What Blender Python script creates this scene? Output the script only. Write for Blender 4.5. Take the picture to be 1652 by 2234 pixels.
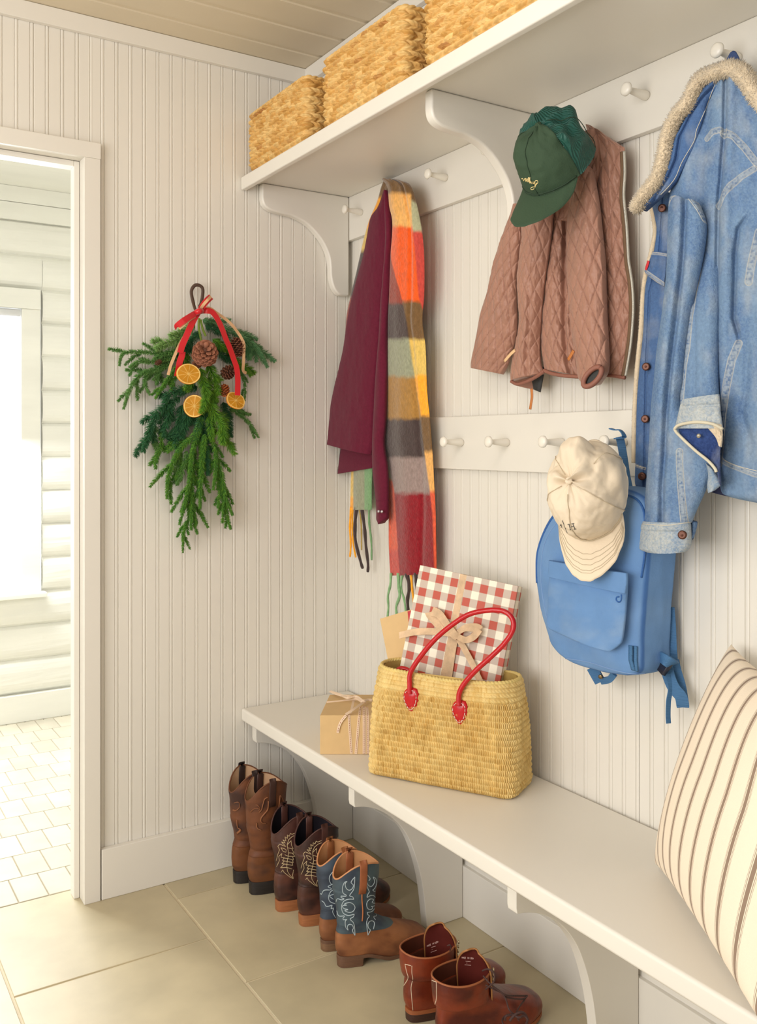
import bpy, bmesh, math, random
import numpy as np
from mathutils import Vector, Matrix, noise
for o in list(bpy.data.objects): bpy.data.objects.remove(o)
S = bpy.context.scene
COL = S.collection
# ------------------------------------------------------------------ camera
FPX = 2000.0; CX = 826.0; HY = 965.0; CH = 1.3
ANG = math.atan(1264 / FPX)
FW = (math.sin(ANG), math.cos(ANG)); RT = (math.cos(ANG), -math.sin(ANG))
CAMX, CAMY = -1.5527, -2.6372
cd = bpy.data.cameras.new('camera'); cam = bpy.data.objects.new('camera', cd); COL.objects.link(cam)
cam.location = (CAMX, CAMY, CH); cam.rotation_euler = (math.pi / 2, 0, -ANG)
cd.sensor_fit = 'HORIZONTAL'; cd.sensor_width = 36; cd.lens = FPX / 1652 * 36
cd.shift_y = (HY - 1117) / 1652; cd.clip_start = .02
S.camera = cam
# ------------------------------------------------------------------ view / world / lights
S.view_settings.view_transform = 'Standard'; S.view_settings.look = 'None'
S.view_settings.gamma = 1; S.view_settings.use_curve_mapping = False
S.view_settings.exposure = -0.30
W = bpy.data.worlds.new('world'); S.world = W; W.use_nodes = True
bg = W.node_tree.nodes['Background']; bg.inputs[0].default_value = (1.0, .97, .94, 1); bg.inputs[1].default_value = 0.74

def area(name, loc, target, sx, sy, power, color=(1, 1, 1)):
    l = bpy.data.lights.new(name, 'AREA'); l.shape = 'RECTANGLE'; l.size = sx; l.size_y = sy
    l.energy = power; l.color = color
    o = bpy.data.objects.new(name, l); COL.objects.link(o); o.location = loc
    d = Vector(target) - Vector(loc); o.rotation_euler = d.to_track_quat('-Z', 'Y').to_euler()
    return o
area('added_key_light', (-3.3, -1.85, 1.45), (0, -1.0, 1.25), 2.0, 1.7, 80, (1, .975, .945))  # added soft key from the left, standing in for an unseen window
area('added_rear_light', (-1.4, -4.6, 2.0), (-.2, -.5, 1.0), 1.6, 1.3, 5, (1, .975, .945))  # weak fill added behind the camera; no window is built there
area('overhead_area_light', (-1.25, -1.7, 2.45), (-.5, -.7, 0.6), .6, .6, 9, (1, .95, .87))  # area light just below the ceiling, no fixture built
area('far_window_light', (-1.20, 1.76, 1.40), (-1.15, .1, .0), 1.0, 1.1, 110, (.92, .96, 1))
area('far_fill_light', (-1.2, .9, 2.4), (-.75, 1.3, 0.6), 1.2, .8, 6, (1, .99, .95))  # fill added to brighten the log walls, not a fixture

def lin(c):
    c = c / 255.0
    return c / 12.92 if c <= .04045 else ((c + .055) / 1.055) ** 2.4
def rgb(r, g, b): return (lin(r), lin(g), lin(b), 1.0)
# ------------------------------------------------------------------ measuring rays of the survey (photo frame 1652 x 2234)
def _ray(px, py):
    u = (px - CX) / FPX; v = (HY - py) / FPX
    return (FW[0] + u * RT[0], FW[1] + u * RT[1], v)
def onX(px, py, x=0.0):
    r = _ray(px, py); t = (x - CAMX) / r[0]; return Vector((x, CAMY + t * r[1], CH + t * r[2]))
def onY(px, py, y=0.0):
    r = _ray(px, py); t = (y - CAMY) / r[1]; return Vector((CAMX + t * r[0], y, CH + t * r[2]))
def onZ(px, py, z=0.0):
    r = _ray(px, py); t = (z - CH) / r[2]; return Vector((CAMX + t * r[0], CAMY + t * r[1], z))
# ------------------------------------------------------------------ object helpers
def tag(o, label=None, cat=None, group=None, kind=None):
    if label: o['label'] = label
    if cat: o['category'] = cat
    if group: o['group'] = group
    if kind: o['kind'] = kind
    return o
def thing(name, label, cat, loc=(0, 0, 0), group=None):
    o = bpy.data.objects.new(name, None); COL.objects.link(o); o.location = loc; o.empty_display_size = .05
    return tag(o, label, cat, group)
def addobj(name, me, mat, parent=None, smooth=True):
    if mat is not None:
        for m in (mat if isinstance(mat, (list, tuple)) else [mat]): me.materials.append(m)
    o = bpy.data.objects.new(name, me); COL.objects.link(o)
    if smooth and len(me.polygons): me.polygons.foreach_set('use_smooth', [True] * len(me.polygons))
    if parent is not None:
        o.parent = parent
        pl = parent.location.copy(); pp = parent.parent
        while pp is not None: pl += pp.location; pp = pp.parent
        o.location = -pl if False else (0, 0, 0)
        if pl.length > 0:
            me.transform(Matrix.Translation(-pl))
    return o
class MB:
    """collects geometry (world coordinates) for one mesh, with optional point colours"""
    def __init__(s): s.v = []; s.f = []; s.c = []; s.hasc = False; s.mi = []
    def add(s, vs, fs, col=None, mi=0):
        b = len(s.v); s.v.extend([tuple(p) for p in vs]); s.f.extend([tuple(i + b for i in f) for f in fs]); s.mi.extend([mi] * len(fs))
        if col is None: s.c.extend([(1, 1, 1, 1)] * len(vs))
        else:
            s.hasc = True
            if isinstance(col, tuple) and not isinstance(col[0], (tuple, list, np.ndarray)): s.c.extend([col] * len(vs))
            else: s.c.extend([tuple(c) for c in col])
    def box(s, a, b, col=None, mi=0, rot=None):
        x0, y0, z0 = a; x1, y1, z1 = b
        vs = [(x0, y0, z0), (x1, y0, z0), (x1, y1, z0), (x0, y1, z0), (x0, y0, z1), (x1, y0, z1), (x1, y1, z1), (x0, y1, z1)]
        if rot is not None: vs = [rot @ Vector(p) for p in vs]
        s.add(vs, [(0, 3, 2, 1), (4, 5, 6, 7), (0, 1, 5, 4), (1, 2, 6, 5), (2, 3, 7, 6), (3, 0, 4, 7)], col, mi)
    def prism(s, prof, y0, y1, axis='y', col=None, mi=0):
        n = len(prof); vs = []
        for y in (y0, y1):
            for p in prof:
                vs.append((p[0], y, p[1]) if axis == 'y' else ((y, p[0], p[1]) if axis == 'x' else (p[0], p[1], y)))
        fs = [tuple(range(n)), tuple(range(2 * n - 1, n - 1, -1))]
        fs += [(i, i + n, (i + 1) % n + n, (i + 1) % n) for i in range(n)]
        s.add(vs, fs, col, mi)
    def grid(s, P, closeu=False, closev=False, col=None, mi=0):
        """P: array rows x cols x 3"""
        nr, nc = P.shape[0], P.shape[1]
        fs = []
        for i in range(nr if closev else nr - 1):
            i2 = (i + 1) % nr
            for j in range(nc if closeu else nc - 1):
                j2 = (j + 1) % nc
                fs.append((i * nc + j, i * nc + j2, i2 * nc + j2, i2 * nc + j))
        s.add(P.reshape(-1, 3).tolist(), fs, None if col is None else ([tuple(c) for c in col.reshape(-1, 4).tolist()]), mi)
    def tube(s, pts, r, n=8, col=None, flat=1.0, up=None, cap=True, mi=0):
        pts = [Vector(p) for p in pts]; m = len(pts)
        if m < 2: return
        T = [(pts[min(i + 1, m - 1)] - pts[max(i - 1, 0)]).normalized() for i in range(m)]
        u = Vector(up) if up is not None else (Vector((0, 0, 1)) if abs(T[0].z) < .9 else Vector((1, 0, 0)))
        vs = []
        for i in range(m):
            if up is None: 
                side = T[i].cross(u)
                if side.length < 1e-4: side = T[i].orthogonal()
                side.normalize(); u = side.cross(T[i]).normalized()
            else:
                side = T[i].cross(u)
                if side.length < 1e-4: side = T[i].orthogonal()
                side.normalize()
            n2 = side.cross(T[i]).normalized()
            rr = r[i] if isinstance(r, (list, tuple)) else (r(i / (m - 1)) if callable(r) else r)
            for k in range(n):
                a = 2 * math.pi * k / n
                vs.append(pts[i] + side * (math.cos(a) * rr) + n2 * (math.sin(a) * rr * flat))
        fs = []
        for i in range(m - 1):
            for k in range(n):
                k2 = (k + 1) % n
                fs.append((i * n + k, i * n + k2, (i + 1) * n + k2, (i + 1) * n + k))
        if cap: fs += [tuple(range(n - 1, -1, -1)), tuple(range((m - 1) * n, m * n))]
        s.add(vs, fs, col, mi)
    def ribbon(s, pts, w, t, up, col=None):
        pts = [Vector(p) for p in pts]; m = len(pts); U = Vector(up).normalized(); vs = []
        for i in range(m):
            T = (pts[min(i + 1, m - 1)] - pts[max(i - 1, 0)]).normalized(); sd = T.cross(U)
            if sd.length < .15: sd = T.orthogonal() if i == 0 else last
            sd.normalize(); last = sd; nn = sd.cross(T).normalized(); ww = w(i / (m - 1)) if callable(w) else w
            for a, b in ((-1, -1), (1, -1), (1, 1), (-1, 1)): vs.append(pts[i] + sd * ww * a + nn * t * b)
        fs = [(i * 4 + k, i * 4 + (k + 1) % 4, i * 4 + 4 + (k + 1) % 4, i * 4 + 4 + k) for i in range(m - 1) for k in range(4)] + [(3, 2, 1, 0), (m * 4 - 4, m * 4 - 3, m * 4 - 2, m * 4 - 1)]
        s.add(vs, fs, col)
    def lathe(s, prof, origin, axis, n=20, col=None, mi=0):
        a = Vector(axis).normalized(); e1 = a.orthogonal().normalized(); e2 = a.cross(e1); O = Vector(origin)
        vs = []; m = len(prof)
        for (d, r) in prof:
            for k in range(n):
                t = 2 * math.pi * k / n
                vs.append(O + a * d + (e1 * math.cos(t) + e2 * math.sin(t)) * max(r, 1e-5))
        fs = [(i * n + k, i * n + (k + 1) % n, (i + 1) * n + (k + 1) % n, (i + 1) * n + k) for i in range(m - 1) for k in range(n)]
        fs += [tuple(range(n - 1, -1, -1)), tuple(range((m - 1) * n, m * n))]
        s.add(vs, fs, col, mi)
    def mesh(s, name):
        me = bpy.data.meshes.new(name); me.from_pydata(s.v, [], s.f); 
        if s.hasc:
            a = me.color_attributes.new('pattern', 'FLOAT_COLOR', 'POINT')
            a.data.foreach_set('color', np.array(s.c, dtype=np.float32).ravel())
        if any(s.mi): me.polygons.foreach_set('material_index', s.mi)
        me.update(); return me
    def build(s, name, mat, parent=None, smooth=False, bevel=0, seg=2, fixn=True, weld=0):
        me = s.mesh(name)
        if fixn or weld:
            bm = bmesh.new(); bm.from_mesh(me)
            if weld: bmesh.ops.remove_doubles(bm, verts=bm.verts, dist=weld)
            if fixn: bmesh.ops.recalc_face_normals(bm, faces=bm.faces)
            bm.to_mesh(me); bm.free()
        o = addobj(name, me, mat, parent, smooth)
        if bevel:
            md = o.modifiers.new('bevel', 'BEVEL'); md.width = bevel; md.segments = seg; md.limit_method = 'ANGLE'; md.angle_limit = math.radians(40)
            me.polygons.foreach_set('use_smooth', [True] * len(me.polygons))
            wn = o.modifiers.new('wn', 'WEIGHTED_NORMAL'); wn.keep_sharp = True
        return o
# ------------------------------------------------------------------ materials
MATS = {}
def mat(name, color, rough=.5, noise_amt=0, noise_scale=20, bump=0, bump_scale=200, metal=0, vcol=False, spec=.5, sheen=0, trans=0, emis=0, stretch=None, color2=None, alpha=None, weave=None):
    if name in MATS: return MATS[name]
    m = bpy.data.materials.new(name); m.use_nodes = True; nt = m.node_tree; N = nt.nodes; L = nt.links
    b = N['Principled BSDF']; b.inputs['Roughness'].default_value = rough; b.inputs['Metallic'].default_value = metal
    b.inputs['Specular IOR Level'].default_value = spec
    if sheen: b.inputs['Sheen Weight'].default_value = sheen; b.inputs['Sheen Roughness'].default_value = .5
    if trans: b.inputs['Transmission Weight'].default_value = trans
    tc = N.new('ShaderNodeTexCoord'); src = tc.outputs['Object']
    if stretch:
        mp = N.new('ShaderNodeMapping'); mp.inputs['Scale'].default_value = stretch; L.new(src, mp.inputs[0]); src = mp.outputs[0]
    if vcol:
        a = N.new('ShaderNodeAttribute'); a.attribute_name = 'pattern'; out = a.outputs['Color']
    else:
        r = N.new('ShaderNodeRGB'); r.outputs[0].default_value = color; out = r.outputs[0]
    if noise_amt or color2:
        n = N.new('ShaderNodeTexNoise'); n.inputs['Scale'].default_value = noise_scale; n.inputs['Detail'].default_value = 5; L.new(src, n.inputs['Vector'])
        if color2:
            mr = N.new('ShaderNodeMapRange'); mr.inputs[1].default_value = .35; mr.inputs[2].default_value = .65; L.new(n.outputs['Fac'], mr.inputs[0])
            mx = N.new('ShaderNodeMix'); mx.data_type = 'RGBA'; L.new(mr.outputs[0], mx.inputs[0]); L.new(out, mx.inputs[6]); mx.inputs[7].default_value = color2; out = mx.outputs[2]
        if noise_amt:
            mr = N.new('ShaderNodeMapRange'); mr.inputs[1].default_value = .3; mr.inputs[2].default_value = .7
            mr.inputs[3].default_value = 1 - noise_amt; mr.inputs[4].default_value = 1 + noise_amt; L.new(n.outputs['Fac'], mr.inputs[0])
            mx = N.new('ShaderNodeVectorMath'); mx.operation = 'SCALE'; L.new(out, mx.inputs[0]); L.new(mr.outputs[0], mx.inputs['Scale']); out = mx.outputs[0]
    L.new(out, b.inputs['Base Color'])
    if emis:
        L.new(out, b.inputs['Emission Color']); b.inputs['Emission Strength'].default_value = emis
    if bump:
        n = N.new('ShaderNodeTexNoise'); n.inputs['Scale'].default_value = bump_scale; n.inputs['Detail'].default_value = 4; L.new(src, n.inputs['Vector'])
        h = n.outputs['Fac']
        if weave:
            w = N.new('ShaderNodeTexWave'); w.inputs['Scale'].default_value = weave; w.inputs['Distortion'].default_value = .6; w.bands_direction = 'DIAGONAL'; L.new(tc.outputs['Object'], w.inputs['Vector'])
            ad = N.new('ShaderNodeMath'); ad.operation = 'ADD'; L.new(h, ad.inputs[0]); L.new(w.outputs['Fac'], ad.inputs[1]); h = ad.outputs[0]
        bp = N.new('ShaderNodeBump'); bp.inputs['Strength'].default_value = bump; bp.inputs['Distance'].default_value = .002
        L.new(h, bp.inputs['Height']); L.new(bp.outputs[0], b.inputs['Normal'])
    MATS[name] = m; return m
WALLC = rgb(228, 223, 213)
paint = mat('cream_paint', WALLC, .38, noise_amt=.012, noise_scale=3, bump=.03, bump_scale=60)
ceilp = mat('ceiling_paint', rgb(216, 203, 178), .6, noise_amt=.03, noise_scale=4, bump=.08, bump_scale=40)
logp = mat('white_log_paint', rgb(238, 237, 228), .5, noise_amt=.05, noise_scale=6, bump=.4, bump_scale=25, stretch=(.25, 1, 1.5))
tilem = mat('stone_tile', None, .42, noise_amt=.10, noise_scale=7, bump=.12, bump_scale=30, vcol=True)
grout = mat('grout', rgb(214, 200, 172), .8, noise_amt=.05)
groutd = mat('dark_gap', rgb(176, 164, 140), .9)

# ================================================================== THE SETTING
# floor: large tiles here, small offset tiles beyond the door
random.seed(3)
fl = MB()
fl.add([(-3.2, -4.2, -.003), (.0, -4.2, -.003), (.0, .091, -.003), (-3.2, .091, -.003)], [(0, 1, 2, 3)], (lin(214), lin(200), lin(172), 1), mi=1)
fl.add([(-3.2, .091, -.003), (.9, .091, -.003), (.9, 1.9, -.003), (-3.2, 1.9, -.003)], [(0, 1, 2, 3)], (.62, .56, .45, 1), mi=2)
def tile(x0, x1, y0, y1, c, g, h=0.0):
    x0 += g; x1 -= g; y0 += g; y1 -= g; e = .0012
    if x1 <= x0 or y1 <= y0: return
    vs = [(x0 + e, y0 + e, h), (x1 - e, y0 + e, h), (x1 - e, y1 - e, h), (x0 + e, y1 - e, h), (x0, y0, h - .0012), (x1, y0, h - .0012), (x1, y1, h - .0012), (x0, y1, h - .0012), (x0, y0, h - .003), (x1, y0, h - .003), (x1, y1, h - .003), (x0, y1, h - .003)]
    fs = [(0, 1, 2, 3)] + [(k, k + 4, (k + 1) % 4 + 4, (k + 1) % 4) for k in range(4)] + [(k + 4, k + 8, (k + 1) % 4 + 8, (k + 1) % 4 + 4) for k in range(4)]
    fl.add(vs, fs, c)
cols = [(-.157, .0, -.335), (-.645, -.157, -.125), (-1.13, -.645, -.365), (-1.615, -1.13, -.12), (-2.1, -1.615, -.36), (-2.6, -2.1, -.2), (-3.1, -2.6, -.3)]
for x0, x1, yj in cols:
    ys = [.0935] + [yj - .476 * k for k in range(9)]
    for k in range(len(ys) - 1):
        f = random.uniform(.96, 1.04); c = rgb(190 * f, 177 * f, 146 * f)
        tile(x0, x1, ys[k + 1], ys[k], c, .0032)
k = 0; y = .094
while y < 1.88:
    off = {0: 0, 1: .0405}[k % 2] if False else .0405 * k
    x = -3.2 + ((off - (-3.2 + 1.028)) % .0825)
    while x < .85:
        f = random.uniform(.95, 1.04)
        tile(x, x + .0825, y, y + .1585, rgb(196 * f, 188 * f, 168 * f), .0016)
        x += .0825
    y += .1585; k += 1
floor = tag(fl.build('floor', [tilem, grout, groutd], smooth=False, fixn=False), kind='structure')

def bead_profile(length, pitch, off, seams=()):
    """list of (s, depth) along a beadboard; depth>0 is proud of the wall"""
    pr = [(0, 0)]
    s = off % pitch
    while s < length:
        d = .0026
        deep = any(abs(s - q) < pitch / 2 for q in seams)
        pts = [(-.0062, 0), (-.0050, -d), (-.0038, -.0004), (-.0020, .0003), (.0020, .0003), (.0038, -.0004), (.0050, -d), (.0062, 0)]
        if deep: pts = pts[:6] + [(.0042, -.008), (.0056, -.008), (.0060, 0)]
        for a, b in pts:
            q = s + a
            if pr[-1][0] < q < length: pr.append((q, b))
        s += pitch
    pr.append((length, 0)); return pr
# back wall (plane y=0, x from -.86 to 0) and the strip above the door
def bead_wall_back(x0, x1, z0, z1, mb, seams=()):
    L = x1 - x0; pr = bead_profile(L, .0405, x1 % .0405 and (-x0) % .0405, [q - x0 for q in seams])
    vs = []; 
    for z in (z0, z1):
        for s, d in pr: vs.append((x0 + s, -d, z))
    n = len(pr); mb.add(vs, [(i, i + 1, n + i + 1, n + i) for i in range(n - 1)])
mb = MB(); bead_wall_back(-.86, .0, 0, 2.5, mb); bead_wall_back(-2.6, -.845, 2.12, 2.5, mb, seams=(-.8505,))
mb.box((-.862, .012, 0), (.02, .12, 2.5)); mb.box((-2.6, .012, 2.12), (-.862, .12, 2.5)); mb.box((-2.6, 0, 0), (-1.79, .12, 2.12))
tag(mb.build('wall_back', paint, fixn=False), kind='structure')
# right wall (plane x=0) beadboard down to the bench, tall flat base below
def bead_wall_right(x, y0, y1, z0, z1, mb, off=.0244, pitch=.0393, seams=()):
    L = y1 - y0; pr = bead_profile(L, pitch, off, seams)
    vs = []
    for z in (z0, z1):
        for s, d in pr: vs.append((x - d, y1 - s, z))
    n = len(pr); mb.add(vs, [(i, n + i, n + i + 1, i + 1) for i in range(n - 1)])
mb = MB(); bead_wall_right(0, -4.2, 0, .0, 2.2, mb, seams=(1.243, .005)); mb.box((.012, -4.2, 0), (.12, .12, 2.55))
tag(mb.build('wall_right', paint, fixn=False), kind='structure')
mb = MB(); bead_wall_right(-.158, -4.2, 0, 2.124, 2.5, mb, off=.012)
mb.box((-.15, -4.2, 2.124), (-.001, -.001, 2.5))
tag(mb.build('wall_right_upper', paint, fixn=False), kind='structure')
# baseboards
mb = MB(); mb.box((-.827, -.02, 0), (-.001, -.0005, .143)); tag(mb.build('baseboard_back', paint, bevel=.002), kind='structure')
mb = MB(); mb.box((-.0165, -4.2, 0), (-.0005, -.003, .141)); tag(mb.build('baseboard_right', paint, bevel=.002), kind='structure')
mb = MB(); mb.box((-.006, -4.2, .141), (-.0045, -.003, .434)); tag(mb.build('trim_1', paint), kind='structure')
# crown boards
mb = MB(); mb.box((-2.6, -.018, 2.452), (-.174, -.0005, 2.502)); tag(mb.build('trim_2', paint, bevel=.002), kind='structure')
mb = MB(); mb.box((-.176, -4.2, 2.452), (-.1585, -.0005, 2.502)); tag(mb.build('trim_3', paint, bevel=.002), kind='structure')
# ceiling boards running along x
mb = MB(); ye = 0.0; y = -.127 + .1385
prof = []
yy = .02
mb.add([(-2.6, .12, 2.512), (.1, .12, 2.512), (.1, -4.2, 2.512), (-2.6, -4.2, 2.512)], [(0, 1, 2, 3)])
k = 0; yj = .0105
while yj > -4.2:
    y0, y1 = yj - .1385, yj
    z = 2.503
    vs = []
    pf = [(y1 - .0005, 2.511), (y1 - .0005, z + .003), (y1 - .004, z), (y0 + .020, z), (y0 + .0185, z + .0045), (y0 + .001, z + .0055), (y0 + .0005, 2.511)]
    mb.prism([(a, b) for a, b in pf], -2.6, -.158, axis='x')
    yj -= .1385
tag(mb.build('ceiling', ceilp), kind='structure')
# door opening: casing, jamb and stop
dr = bpy.data.objects.new('door_1', None); COL.objects.link(dr); tag(dr, kind='structure')
mb = MB(); mb.box((-.876, -.02, 0), (-.8305, -.0005, 2.102)); mb.box((-1.82, -.02, 0), (-1.775, -.0005, 2.102)); mb.box((-1.86, -.021, 2.102), (-.8295, -.0005, 2.147))
mb.build('casing', paint, dr, bevel=.0015)
mb = MB(); mb.box((-.8755, -.0002, 0), (-.861, .135, 2.117)); mb.box((-1.79, -.0002, 0), (-1.7755, .135, 2.117)); mb.box((-1.7755, -.0002, 2.1025), (-.8755, .135, 2.117))
mb.build('jamb', paint, dr, bevel=.001)
mb = MB(); mb.box((-.892, .03, 0), (-.8765, .07, 2.101)); mb.box((-1.774, .03, 0), (-1.76, .07, 2.101)); mb.box((-1.76, .03, 2.086), (-.892, .07, 2.1015))
mb.build('door_stop', paint, dr, bevel=.002)
# room beyond the door
def log_wall(x0, x1, z0, z1, mb, y=1.88):
    zs = []
    k0 = math.floor((z0 - .1275) / .1577)
    Z = []
    z = z0
    seam = [.1275 + .1577 * k for k in range(-1, 16)]
    prof = []
    for a, b in zip(seam[:-1], seam[1:]):
        for i in range(13):
            t = i / 12; zz = a + (b - a) * t
            if z0 - 1e-6 <= zz <= z1 + 1e-6:
                prof.append((zz, .030 * (max(0, 1 - abs(2 * t - 1) ** 3.2)) ** .7))
    if prof[0][0] > z0: prof.insert(0, (z0, prof[0][1]))
    if prof[-1][0] < z1: prof.append((z1, prof[-1][1]))
    nx = max(2, int((x1 - x0) / .12)); P = np.zeros((len(prof), nx + 1, 3)); rr = random.Random(int(x0 * 100))
    for i, (zz, d) in enumerate(prof):
        for j in range(nx + 1):
            x = x0 + (x1 - x0) * j / nx
            P[i, j] = (x, y - d * (1 + .12 * math.sin(x * 5 + i // 13 * 2)) + .0015 * rr.random(), zz)
    mb.grid(P)
WX = -.60  # right edge of the window casing
mb = MB(); log_wall(-.585, .9, .12, 2.34, mb); log_wall(-3.2, -.585, .12, .597, mb); log_wall(-3.2, -.585, 2.013, 2.34, mb); log_wall(-3.2, -1.75, .597, 2.013, mb)
mb.box((-.585, 1.885, 0), (.9, 2.0, 2.5)); mb.box((-3.2, 1.885, 0), (-.585, 2.0, .6)); mb.box((-3.2, 1.885, 2.0), (-.585, 2.0, 2.5)); mb.box((-3.2, 1.885, .6), (-1.75, 2.0, 2.0))
mb.box((-3.2, 1.853, 2.332), (.9, 1.9, 2.412)); mb.box((-3.2, 1.845, 2.414), (.9, 1.9, 2.486))
tag(mb.build('wall_far', logp, smooth=False), kind='structure')
mb = MB(); mb.box((-3.2, 1.845, 0), (.9, 1.9, .127)); tag(mb.build('baseboard_far', logp, bevel=.003), kind='structure')
mb = MB(); mb.box((.9, .12, 0), (.96, 1.95, 2.5)); tag(mb.build('wall_far_right', logp), kind='structure')
mb = MB(); mb.box((-3.26, .0, 0), (-3.2, 1.95, 2.5)); mb.box((-3.2, .0, 0), (-2.6, .12, 2.5)); tag(mb.build('wall_far_left', logp), kind='structure')
mb = MB(); mb.box((-3.2, .12, 2.487), (.9, 1.95, 2.52)); tag(mb.build('ceiling_far', logp), kind='structure')
wi = bpy.data.objects.new('window_1', None); COL.objects.link(wi); tag(wi, kind='structure')
a = onY(88, 633, 1.845); b = onY(88, 676, 1.845); c = onY(57, 700, 1.845); d = onY(100, 1290, 1.83)
mb = MB(); mb.box((-1.8, 1.835, b.z), (a.x, 1.884, a.z)); mb.box((c.x - .02, 1.845, d.z), (b.x, 1.884, b.z)); mb.box((-1.8, 1.845, d.z), (-1.72, 1.884, b.z))
mb.build('casing', logp, wi, bevel=.002)
mb = MB(); mb.box((-1.82, 1.80, d.z - .022), (d.x, 1.88, d.z)); mb.build('sill', logp, wi, bevel=.003)
mb = MB(); mb.box((-1.72, 1.875, d.z), (c.x - .02, 1.882, b.z)); 
mb.build('pane', mat('window_daylight', rgb(250, 252, 255), .3, emis=1.4), wi)
sh = thing('roller_shade', 'translucent white roller shade over the bright window beyond the doorway', 'blind', (-1.1, 1.86, b.z))
mb = MB(); mb.box((-1.70, 1.868, d.z + .02), (c.x - .035, 1.8705, b.z - .04)); mb.build('shade_fabric', mat('shade_fabric', rgb(246, 247, 250), .8, emis=.75), sh)  # emission stands in for daylight coming through the cloth
mb = MB(); mb.tube([(-1.71, 1.855, b.z - .02), (c.x - .025, 1.855, b.z - .02)], .017, 16); mb.build('roller', mat('shade_roller', rgb(240, 240, 242), .5), sh, smooth=True)

# ================================================================== BUILT-IN SHELF, PEG RAILS, BENCH
shelf = thing('wall_shelf', 'long cream wall shelf on scrolled brackets carrying the woven baskets', 'shelf', (-.2, -1.0, 2.1))
mb = MB(); mb.box((-.374, -3.6, 2.109), (-.002, -.0035, 2.123)); mb.build('shelf_board', paint, shelf, bevel=.001)
mb = MB(); mb.box((-.3935, -3.6, 2.083), (-.3745, -.0035, 2.1232)); mb.build('front_edge', paint, shelf, bevel=.004, seg=3)
def catmull(pts, n=10):
    out = []; P = [Vector(p) for p in pts]; P = [P[0]] + P + [P[-1]]
    for i in range(1, len(P) - 2):
        for k in range(n):
            t = k / n
            out.append(.5 * ((2 * P[i]) + (-P[i - 1] + P[i + 1]) * t + (2 * P[i - 1] - 5 * P[i] + 4 * P[i + 1] - P[i + 2]) * t * t + (-P[i - 1] + 3 * P[i] - 3 * P[i + 1] + P[i + 2]) * t ** 3))
    out.append(P[-2]); return out
# bracket outline surveyed from the one against the back wall
bo = [onY(500 + x / 4.589, 340 + y / 4.589, -.03) for x, y in ((332, 330), (333, 430), (360, 500), (430, 548), (540, 580), (640, 605), (760, 665), (860, 755), (950, 880), (1000, 1000), (1015, 1100), (1020, 1210), (1050, 1320), (1100, 1385), (1150, 1398))]
cur = catmull([(p.x, p.z, 0) for p in bo], 5)
prof = [(min(p.x, -.001), p.y) for p in cur]; prof = [(bo[0].x, 2.1085)] + prof + [(-.0195, prof[-1][1]), (-.0195, 2.1085)]
for yb in (-.031, -.935, -1.83):
    mb = MB(); mb.prism(prof, yb, yb + .029); mb.build('bracket', paint, shelf, bevel=.006, seg=3)
def make_rail(name, label, z0, z1, ya, yb, pegs, zp):
    t = thing(name, label, 'peg rail', (0, (ya + yb) / 2, z0))
    mb = MB(); mb.box((-.0185, ya, z0), (-.0015, yb, z1)); mb.build('rail_board', paint, t, bevel=.0015)
    for y in pegs:
        mb = MB()
        mb.lathe([(0, .0085), (.004, .0105), (.010, .0105), (.03, .0085), (.050, .0066), (.0565, .0058), (.059, .008), (.060, .0125), (.0625, .0146), (.0665, .0142), (.0695, .0105), (.071, .004), (.0712, .0)], (-.0175, y, zp - .0005), (-1, 0, .03), 20)
        mb.build('peg', paint_gloss, t, smooth=True)
    return t
paint_gloss = mat('cream_gloss', rgb(236, 230, 218), .25)
make_rail('upper_peg_rail', 'upper cream peg rail fixed right under the wall shelf', 1.966, 2.1085, -3.6, -.003, [-.108, -.385, -.565, -.815, -1.045, -1.285, -1.511, -1.76], 2.042)
make_rail('lower_peg_rail', 'lower cream peg rail across the beadboard behind backpack', 1.226, 1.371, -3.6, -.03, [-.638, -.829, -1.029, -1.222, -1.43], 1.3)
bench = thing('bench', 'long cream built-in bench on curved brackets along right wall', 'bench', (-.2, -1.0, 0))
mb = MB(); mb.box((-.393, -3.6, .436), (-.0075, -.0035, .475)); mb.build('seat_board', paint, bench, bevel=.007, seg=3)
cur = catmull([(-.362, .374, 0), (-.33, .368, 0), (-.29, .352, 0), (-.245, .32, 0), (-.205, .272, 0), (-.178, .215, 0), (-.158, .15, 0), (-.147, .09, 0), (-.14, .03, 0), (-.137, .0005, 0)], 6)
pr = [(-.364, .4355), (-.364, .385), (-.362, .376)] + [(p.x, p.y) for p in cur] + [(-.0175, .0005), (-.0175, .4355)]
for yb in (-.05, -.64, -1.262, -1.88):
    mb = MB(); mb.prism(pr, yb, yb + .028); mb.build('bracket', paint, bench, bevel=.004, seg=3)
# ================================================================== CLOTH TOOLS
from mathutils.bvhtree import BVHTree
def rays(px, py):
    u = (px - CX) / FPX; v = (HY - py) / FPX
    return np.stack([FW[0] + u * RT[0], FW[1] + u * RT[1], v + 0 * u], -1)
def onXa(px, py, x):
    r = rays(px, py); t = (x - CAMX) / r[..., 0]
    return np.stack([x + 0 * t, CAMY + t * r[..., 1], CH + t * r[..., 2]], -1)
def cat_interp(A, t):
    """A: n x k control rows, t: array in 0..1 -> smooth rows"""
    A = np.asarray(A, float); n = len(A)
    x = np.clip(t, 0, 1) * (n - 1); i = np.minimum(x.astype(int), n - 2); f = (x - i)[:, None]
    P0 = A[np.maximum(i - 1, 0)]; P1 = A[i]; P2 = A[i + 1]; P3 = A[np.minimum(i + 2, n - 1)]
    return .5 * (2 * P1 + (P2 - P0) * f + (2 * P0 - 5 * P1 + 4 * P2 - P3) * f ** 2 + (3 * P1 - P0 - 3 * P2 + P3) * f ** 3)
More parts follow.
